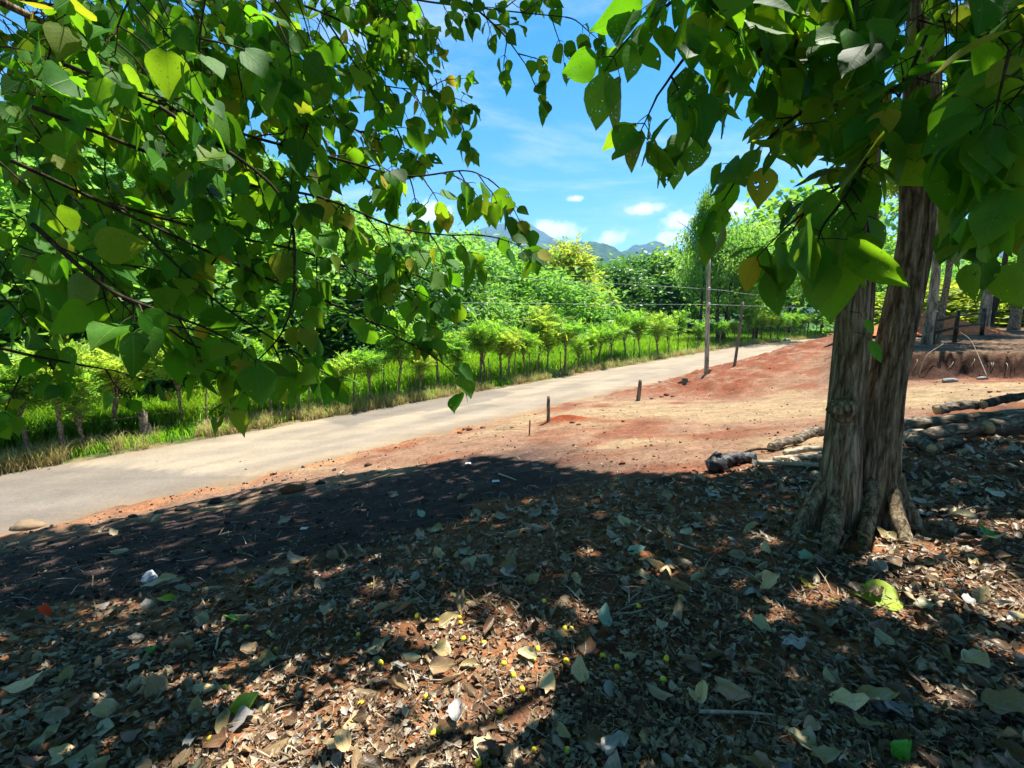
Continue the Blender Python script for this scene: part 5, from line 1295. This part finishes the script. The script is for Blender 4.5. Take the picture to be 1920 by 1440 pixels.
for k, (px, py, s) in enumerate([(340, 957, .09), (405, 943, .11), (455, 936, .08), (500, 925, .09), (300, 962, .08), (600, 908, .09), (250, 970, .07), (690, 874, .08), (880, 806, .12), (862, 812, .09), (905, 803, .1), (1250, 741, .12), (1262, 744, .1), (1240, 745, .1), (1222, 748, .09), (1073, 793, .09), (1085, 797, .07), (960, 803, .08)]):
    rock(px, py, s * (0.8 if px < 850 else 0.6), 'clod' if px < 850 else 'red_clod', 'dark earth clod on the rim of the road bank' if px < 850 else 'red earth clod lying on the bare ground by the side track', 'earth_clod', 'clod', (1.3, .9, .6), 'dark clods along the bank rim' if px < 850 else 'red clods by the side track')
for k, (px, py, s) in enumerate([(1005, 873, .05), (1780, 716, .14), (1842, 711, .1), (1430, 640, .3), (1450, 640, .3), (1475, 639, .35), (1415, 641, .3)]):
    rock(px, py, s, 'grey_stone', ['small white stone on the red bare ground', 'flat grey stone at the foot of the cut bank', 'small grey stone beside the flat one at the cut bank'][k] if k < 3 else 'grey boulder on the verge at the far road bend', 'stone', 'stone', (1.3, .9, .5), None if k < 3 else 'boulders at the far bend')
# crumpled white paper cup
b = gp(279, 1090, 0.0); n = 14; a = np.arange(n) * 2 * math.pi / n; V = []; 
for k, (h, r) in enumerate([(0.0, .045), (.03, .05), (.06, .04), (.085, .022), (.095, .004)]):
    q = r * (1 + 0.25 * np.sin(a * 3 + k)); V.append(np.stack([np.cos(a) * q + h * 0.2, np.sin(a) * q, np.full(n, h)], 1))
V = np.concatenate(V); T = []
for i in range(4):
    for k in range(n): q = (k + 1) % n; T += [(i * n + k, i * n + q, (i + 1) * n + q), (i * n + k, (i + 1) * n + q, (i + 1) * n + k)]
m = MB(); m.add(V, T); tag(m.build('paper_scrap', M['paper'], None, b.tolist(), smooth=False), 'crumpled white paper cup on the dark bare soil', 'litter')
for k, (px, py, s, lab) in enumerate([(878, 871, .05, 'white paper scrap on the shaded earth near the sunlit ground'), (930, 905, .05, 'pale scrap on the shaded earth behind the litter edge'), (571, 994, .04, 'small white round scrap on the dark soil of the bank')]):
    b = gp(px, py, 0.015); m = MB(); V = np.array([(-1, -.6, 0), (.2, -.8, .25), (1, -.3, .05), (.8, .6, .3), (-.2, .7, .1), (-.9, .4, .35), (0, 0, .45)]) * s
    m.add(V, [(0, 1, 6), (1, 2, 6), (2, 3, 6), (3, 4, 6), (4, 5, 6), (5, 0, 6)]); tag(m.build('paper_scrap', M['paper'], None, b.tolist(), smooth=False), lab, 'litter')
# red marker on a thin stick
b = gp(87, 1172, 0.0); e = empty('marker_stick', b.tolist()); tag(e, 'thin stick with a bright red tag stuck in the dark soil', 'marker')
t = b[1] / FPX; m = MB(); m.add(*tube([(0, 0, -.03), (0, 0, 46 * t * 1.05)], 0.0035, 6)); m.build('stem', M['dry_stick'], e)
V, T, U = leaf_template(HS, np.array(OW) * 1.15, 0.5, 0.2, 0, 0.08, 5); m = MB(); place(m, (V, T, U), np.array([0.005, 0, 46 * t]), np.array([0.35, -0.1, -1.0]), np.array([0.2, -1, 0.2]), 0.085, 0.0); m.build('tag', M['red_tag'], e)

# yellow fruits under the trees
fr_px = [(640 + a / 3, 960 + b / 3) for a, b in [(710, 512), (425, 595), (537, 618), (665, 605), (672, 635), (600, 600), (687, 725), (803, 748), (1105, 783), (1257, 668), (1295, 668), (1265, 850), (1472, 822), (915, 865), (968, 930), (1018, 1012), (222, 862), (108, 1092), (892, 1135), (637, 1195), (520, 1258), (552, 1238), (1083, 1353), (1270, 1357), (1455, 1297), (1810, 957), (1828, 838), (1672, 540), (172, 420), (770, 1430), (1550, 885), (1905, 485), (475, 1055), (95, 700)]] + [(a / 3, 960 + b / 3) for a, b in [(1388, 660), (1512, 688), (1550, 783), (1265, 998), (1180, 1290)]] + [(1020, 1130), (1000, 1240), (760, 1060), (1560, 1130)]
n = 10; V = []; T = []
for i in range(8):
    th = math.pi * i / 7
    for k in range(n): V.append((math.sin(th) * math.cos(6.2832 * k / n), math.sin(th) * math.sin(6.2832 * k / n), math.cos(th) * 1.15 - (0.12 if i == 0 else 0)))
for i in range(7):
    for k in range(n): q = (k + 1) % n; T += [(i * n + k, (i + 1) * n + k, (i + 1) * n + q), (i * n + k, (i + 1) * n + q, i * n + q)]
mf = MB(); mf.add(V, T); fm = mf.mesh('fruit', M['fruit'])
for (px, py) in fr_px:
    if py > 1437: continue
    o = obj('fruit', fm, None, (hit(px, py) + [0, 0, 0.012]).tolist()); s = rng.uniform(0.0105, 0.0145); o.scale = (s, s, s * rng.uniform(0.95, 1.2)); o.rotation_euler = rng.uniform(0, 3, 3).tolist()
    tag(o, 'small round yellow fruit fallen on the leaf litter', 'fruit', 'fallen yellow fruits')

# ------------------------------------------------------------------ fallen leaves
COLS = [('brown', 0.10), ('tan', 0.42), ('pale olive', 0.60), ('grey-green', 0.70), ('sky-sheen blue-grey', 0.85), ('straw-coloured', 0.98)]  # the blue-grey tone puts the sky's reflection into the leaf colour
DRYM = []
for k, tpl in enumerate(DRY):
    row = []
    for name, v in COLS:
        me = mesh_from('fallen_leaf', tpl[0], tpl[1], tpl[2], np.full(len(tpl[0]), v)); row.append(me)
    DRYM.append(row)
def dry_material(name, c, trans=0.1):
    return foliage_mat('dry_' + name, [(0.0, tuple(np.array(c) * 0.75)), (1.0, tuple(np.clip(np.array(c) * 1.25, 0, .9)))], [(0.0, tuple(np.array(c) * 0.8)), (1.0, tuple(c))], trans=trans, rough=0.42, veins=True, spec=0.5)
DM = [dry_material('brown', (0.12, 0.055, 0.028)), dry_material('tan', (0.27, 0.17, 0.095)), dry_material('olive', (0.27, 0.20, 0.085)), dry_material('greygreen', (0.36, 0.31, 0.19)), dry_material('sky_sheen_grey', (0.33, 0.30, 0.31)), dry_material('straw', (0.60, 0.42, 0.22))]  # the fifth grey is sky sheen painted as leaf colour
for row in DRYM:
    for me, mm in zip(row, DM): me.materials.append(mm)
SHAPES = ['lying flat', 'cupped', 'half rolled', 'tightly rolled', 'arched', 'gently curved']
pts = []
while len(pts) < 1400:
    px = rng.uniform(-380, 2380); py = 830 + 900 * rng.random()
    r_ = ray(px, py); 
    p = r_ * ((CAMZ - 0.0) / -r_[2]); q = p.copy()
    if rng.random() > 1.0: continue
    if py > 1120 and rng.random() < 0.5: continue
    pts.append((px, py))
pos = []
for (px, py) in pts:
    h = hit(px, py, 12.0)
    if not in_poly(h[0:1], h[1:2], LITTER)[0]:
        if rng.random() > 0.12: continue
    pos.append(h)
pos = np.array(pos)
# even out: thin the far ones a little less than the picture would
Lf = rng.uniform(0.06, 0.145, len(pos)) * np.where(rng.random(len(pos)) < 0.12, 1.35, 1.0)
x_, y_, d_ = proj(pos); Lf = Lf * np.clip(0.55 + 0.16 * d_, 0.8, 1.2); sz = np.where((x_ > -20) & (x_ < 1940) & (y_ < 1460), Lf / d_, 0)
order = np.argsort(-sz)
litter = MB(); nb = 0
for rank, i in enumerate(order):
    p = pos[i]; a = rng.uniform(0, 6.2832); tilt = rng.normal(0, 0.22)
    A = np.array([math.cos(a), math.sin(a), tilt]); N_ = np.array([rng.normal(0, 0.3), rng.normal(0, 0.3), 1.0 if rng.random() < 0.75 else -1.0])
    tp = int(rng.integers(len(DRY))); ck = int(rng.choice(6, p=[0.33, 0.27, 0.12, 0.10, 0.07, 0.11]))
    o_ = p + [0, 0, 0.012 + max(0, -tilt) * Lf[i] * 0.8 + 0.01 * rng.random()] - nrm(A) * Lf[i] * 0.5
    if DRY[tp][0][:, 2].min() * (1 if N_[2] > 0 else -1) < -0.05 : o_ = o_ + [0, 0, Lf[i] * 0.12]
    if rank < 285 and sz[i] > 0:
        ob = obj('fallen_leaf', DRYM[tp][ck]); ob.matrix_world = leaf_matrix(o_, A, N_, Lf[i])
        tag(ob, '%s dry fallen leaf %s on the forest floor litter' % (COLS[ck][0], SHAPES[tp % 6]), 'fallen leaf', 'dry %s leaves %s on the forest floor' % (COLS[ck][0], SHAPES[tp % 6]))
    else:
        place(litter, DRY[tp], o_, A, N_, Lf[i], COLS[ck][1] + rng.normal(0, .04)); nb += 1
tag(litter.build('leaf_litter', M['litter']), 'smaller and farther dry leaves of the forest floor litter', 'leaf litter', kind='stuff')
# a few fresh ones with colours of their own
M['fresh_leaf'] = foliage_mat('fresh_fallen', [(0, (0.05, 0.30, 0.02)), (1, (0.09, 0.36, 0.02))], [(0, (.1, .4, .02)), (1, (.2, .5, .02))], trans=.3, rough=.35, veins=True, spec=.5)
M['yellow_leaf'] = foliage_mat('yellow_fallen', [(0, (0.50, 0.42, 0.03)), (1, (0.60, 0.50, 0.04))], [(0, (.5, .4, .02)), (1, (.6, .5, .03))], trans=.3, rough=.4, veins=True, spec=.4)
M['mint_leaf'] = dry_material('mint', (0.28, 0.42, 0.34)); M['lime_leaf'] = foliage_mat('lime_fallen', [(0, (0.26, 0.42, 0.02)), (1, (0.36, 0.48, 0.03))], [(0, (.3, .5, .02)), (1, (.4, .55, .02))], trans=.3, rough=.4, veins=True, spec=.4)
for k, (px, py, L_, mt, lab) in enumerate([(440, 1172, .12, 'fresh_leaf', 'fresh bright green fallen leaf beside a white crooked stick'), (1510, 1097, .13, 'yellow_leaf', 'bright yellow fallen leaf before the twin trunk'), (310, 1134, .13, 'lime_leaf', 'lime-yellow fallen leaf on the edge of the dark soil'), (462, 1330, .11, 'lime_leaf', 'lime green fallen leaf on the sunlit litter'),
        (283, 1228, .06, 'fresh_leaf', 'tiny green seedling leaf in the sunlit litter'), (1195, 1042, .13, 'mint_leaf', 'pale mint fallen leaf lying beside the long bent stick'), (1130, 1168, .12, 'mint_leaf', 'pale mint folded leaf in the middle of the litter'), (1520, 1052, .13, 'mint_leaf', 'pale mint fallen leaf near the roots of the twin trunk'), (1640, 1125, .24, 'lime_leaf', 'large green-yellow leaf with long stalk lying on the litter'),
        (1850, 1012, .14, 'fresh_leaf', 'dull green fallen leaf right of the twin trunk'), (1700, 922, .13, 'lime_leaf', 'lime fallen leaf behind the twin trunk'), (790, 968, .12, 'mint_leaf', 'pale mint fallen leaf on the dark bare soil'), (1685, 1420, .08, 'fresh_leaf', 'fresh green leaf scrap in the darkest litter corner')]):
    p = gp(px, py, .03); m = MB(); tpl = DRY[(0, 5, 1)[k % 3]]
    if mt == 'lime_leaf' and L_ > .2: tpl = HEART[2]
    me = mesh_from('fallen_leaf', tpl[0], tpl[1], tpl[2], np.zeros(len(tpl[0]))); me.materials.append(M[mt]); ob = obj('fallen_leaf', me)
    a = rng.uniform(0, 6.28) if L_ < .2 else 2.9
    ob.matrix_world = leaf_matrix(p - np.array([math.cos(a), math.sin(a), .1]) * L_ * .5, np.array([math.cos(a), math.sin(a), .12]), np.array([rng.normal(0, .2), -.35, 1]), L_); tag(ob, lab, 'fallen leaf', None)

# crumbs, straws and twiglets between the leaves, clods on the bare ground
def ground_scatter(n, pyr, poly=None, power=0.8):
    px = rng.uniform(-420, 2420, n); py = pyr[0] + (pyr[1] - pyr[0]) * rng.random(n) ** power
    cx, cy = px - CX, CY - py; dx, dy, dz = cx, FPX * CP + cy * SP, -FPX * SP + cy * CP
    t = CAMZ / -dz
    for _ in range(14):
        z = zbase(dx * t, dy * t); t = t * 0.5 + 0.5 * (CAMZ - z) / -dz
    x, y = dx * t, dy * t; ok = (y < 30) & (y > 0.4) & (np.abs(x) < 40)
    if poly is not None: ok &= in_poly(x, y, poly)
    x, y = x[ok], y[ok]; return np.stack([x, y, zground(x, y)], 1)
crumb = diamond(1.0, 0.33, 0.12); crumb = (crumb[0], crumb[1], crumb[0][:, :2])
straw_t = (np.array([(-.5, 0, 0), (.5, 0, 0), (.5, 0.5, 2), (-.5, .5, 2), (0, 1, 0)]) * [0.03, 1, 0.03], np.array([(0, 1, 2), (0, 2, 3), (3, 2, 4)]), np.zeros((5, 2)))
mb = MB()
SMALL = [leaf_template(LOWS, np.array(LOWW) * rng.uniform(.7, 1.1), 0.2, rng.uniform(-.5, .5), [0.0, 3.5, 5.0, -3.5][k % 4], 0.3, 150 + k) for k in range(8)]
for k in range(8):
    p = ground_scatter(2000, (825, 1800), LITTER, 1.5); n = len(p); far_ = np.clip(np.hypot(p[:, 0], p[:, 1]) / 4.5, .45, 1.4)
    place(mb, SMALL[k], p + [0, 0, .012], nrm(rng.normal(0, 1, (n, 3)) * [1, 1, .3]), nrm(rng.normal(0, .35, (n, 3)) + [0, 0, 1]), rng.uniform(.035, .085, n) * far_, np.clip(rng.random(n) ** .8 * .98, 0, .98))
tag(mb.build('small_leaf_litter', M['litter']), 'crumpled small dry leaves packed over the forest floor', 'leaf litter', kind='stuff')
mb = MB()
p = ground_scatter(46000, (835, 1800), LITTER, 1.1); n = len(p); d = np.hypot(p[:, 0], p[:, 1])
place(mb, crumb, p + [0, 0, .004], nrm(rng.normal(0, 1, (n, 3)) * [1, 1, .25]), nrm(rng.normal(0, .45, (n, 3)) + [0, 0, 1]), rng.uniform(.015, .055, n), rng.random(n) ** 1.4 * .98)
p = ground_scatter(16000, (835, 1800), LITTER, 1.1); n = len(p)
place(mb, straw_t, p + [0, 0, .012], nrm(rng.normal(0, 1, (n, 3)) * [1, 1, .16]), nrm(rng.normal(0, .3, (n, 3)) + [0, 0, 1]), rng.uniform(.03, .12, n), rng.random(n) * .98)
p = ground_scatter(12500, (740, 1200)); p = p[(p[:, 1] - p[:, 0]) / S2 < 10.0]; n = len(p)
place(mb, crumb, p + [0, 0, .004], nrm(rng.normal(0, 1, (n, 3)) * [1, 1, .25]), nrm(rng.normal(0, .45, (n, 3)) + [0, 0, 1]), rng.uniform(.012, .04, n), rng.random(n) * .98)
p = ground_scatter(7000, (690, 1150), None, 0.7); p = p[(p[:, 1] - p[:, 0]) / S2 < 10.0]; n = len(p)
place(mb, straw_t, p + [0, 0, .012], nrm(rng.normal(0, 1, (n, 3)) * [1, 1, .12]), nrm(rng.normal(0, .3, (n, 3)) + [0, 0, 1]), rng.uniform(.06, .22, n), rng.random(n) * .98)
tag(mb.build('leaf_crumbs', M['debris'], smooth=False), 'fine leaf crumbs and straws covering the ground under the trees', 'debris', kind='stuff')
oct_ = (np.array([(1, 0, 0), (-.9, .2, 0), (.1, 1, .1), (0, -.9, 0), (.1, 0, .8), (0, .1, -.8)]), np.array([(0, 2, 4), (2, 1, 4), (1, 3, 4), (3, 0, 4), (2, 0, 5), (1, 2, 5), (3, 1, 5), (0, 3, 5)]), np.zeros((6, 2)))
mb = MB(); p = ground_scatter(22000, (640, 1180)); u_, v_ = uv_of(p[:, 0], p[:, 1])
w_ = 0.26 + 0.74 * np.exp(-((v_ - 10.0) / .35) ** 2) + 0.35 * (sstep(4, 6, v_) * sstep(14, 17, u_)); p = p[(v_ < 10.5) & (rng.random(len(p)) < w_) & ~in_poly(p[:, 0], p[:, 1], LITTER)]
red_side = (p[:, 0] > 0.3); n = len(p)
for sel, mt, nm in ((~red_side, 'clod', 'dark'), (red_side, 'red_clod', 'red')):
    q = p[sel]; n = len(q); mb = MB()
    place(mb, oct_, q, nrm(rng.normal(0, 1, (n, 3))), nrm(rng.normal(0, 1, (n, 3))), rng.uniform(.008, .035, n) * np.where(rng.random(n) < .06, 2, 1), rng.random(n))
    tag(mb.build('crumbled_earth', M[mt], smooth=False), 'loose crumbs of %s earth on the bare ground' % nm, 'earth', kind='stuff')

# ------------------------------------------------------------------ haze
def haze():
    lo = np.array([-5200.0, -600.0, -6.0]); hi = np.array([5200.0, 5600.0, 860.0])
    V = np.array([(x, y, z) for z in (lo[2], hi[2]) for y in (lo[1], hi[1]) for x in (lo[0], hi[0])])
    F = np.array([(0, 2, 3, 1), (4, 5, 7, 6), (0, 1, 5, 4), (2, 6, 7, 3), (0, 4, 6, 2), (1, 3, 7, 5)])
    me = mesh_from('haze', V, F, smooth=False)
    m, nt, N, L, out = mat_new('haze_air')
    v = N.new('ShaderNodeVolumePrincipled'); v.inputs['Color'].default_value = (0.30, 0.56, 1.0, 1); v.inputs['Density'].default_value = 0.00013; v.inputs['Anisotropy'].default_value = 0.0
    L.new(v.outputs[0], out.inputs['Volume']); me.materials.append(m)
    tag(obj('haze', me), 'pale blue air haze filling the valley', 'haze', kind='stuff')
haze()
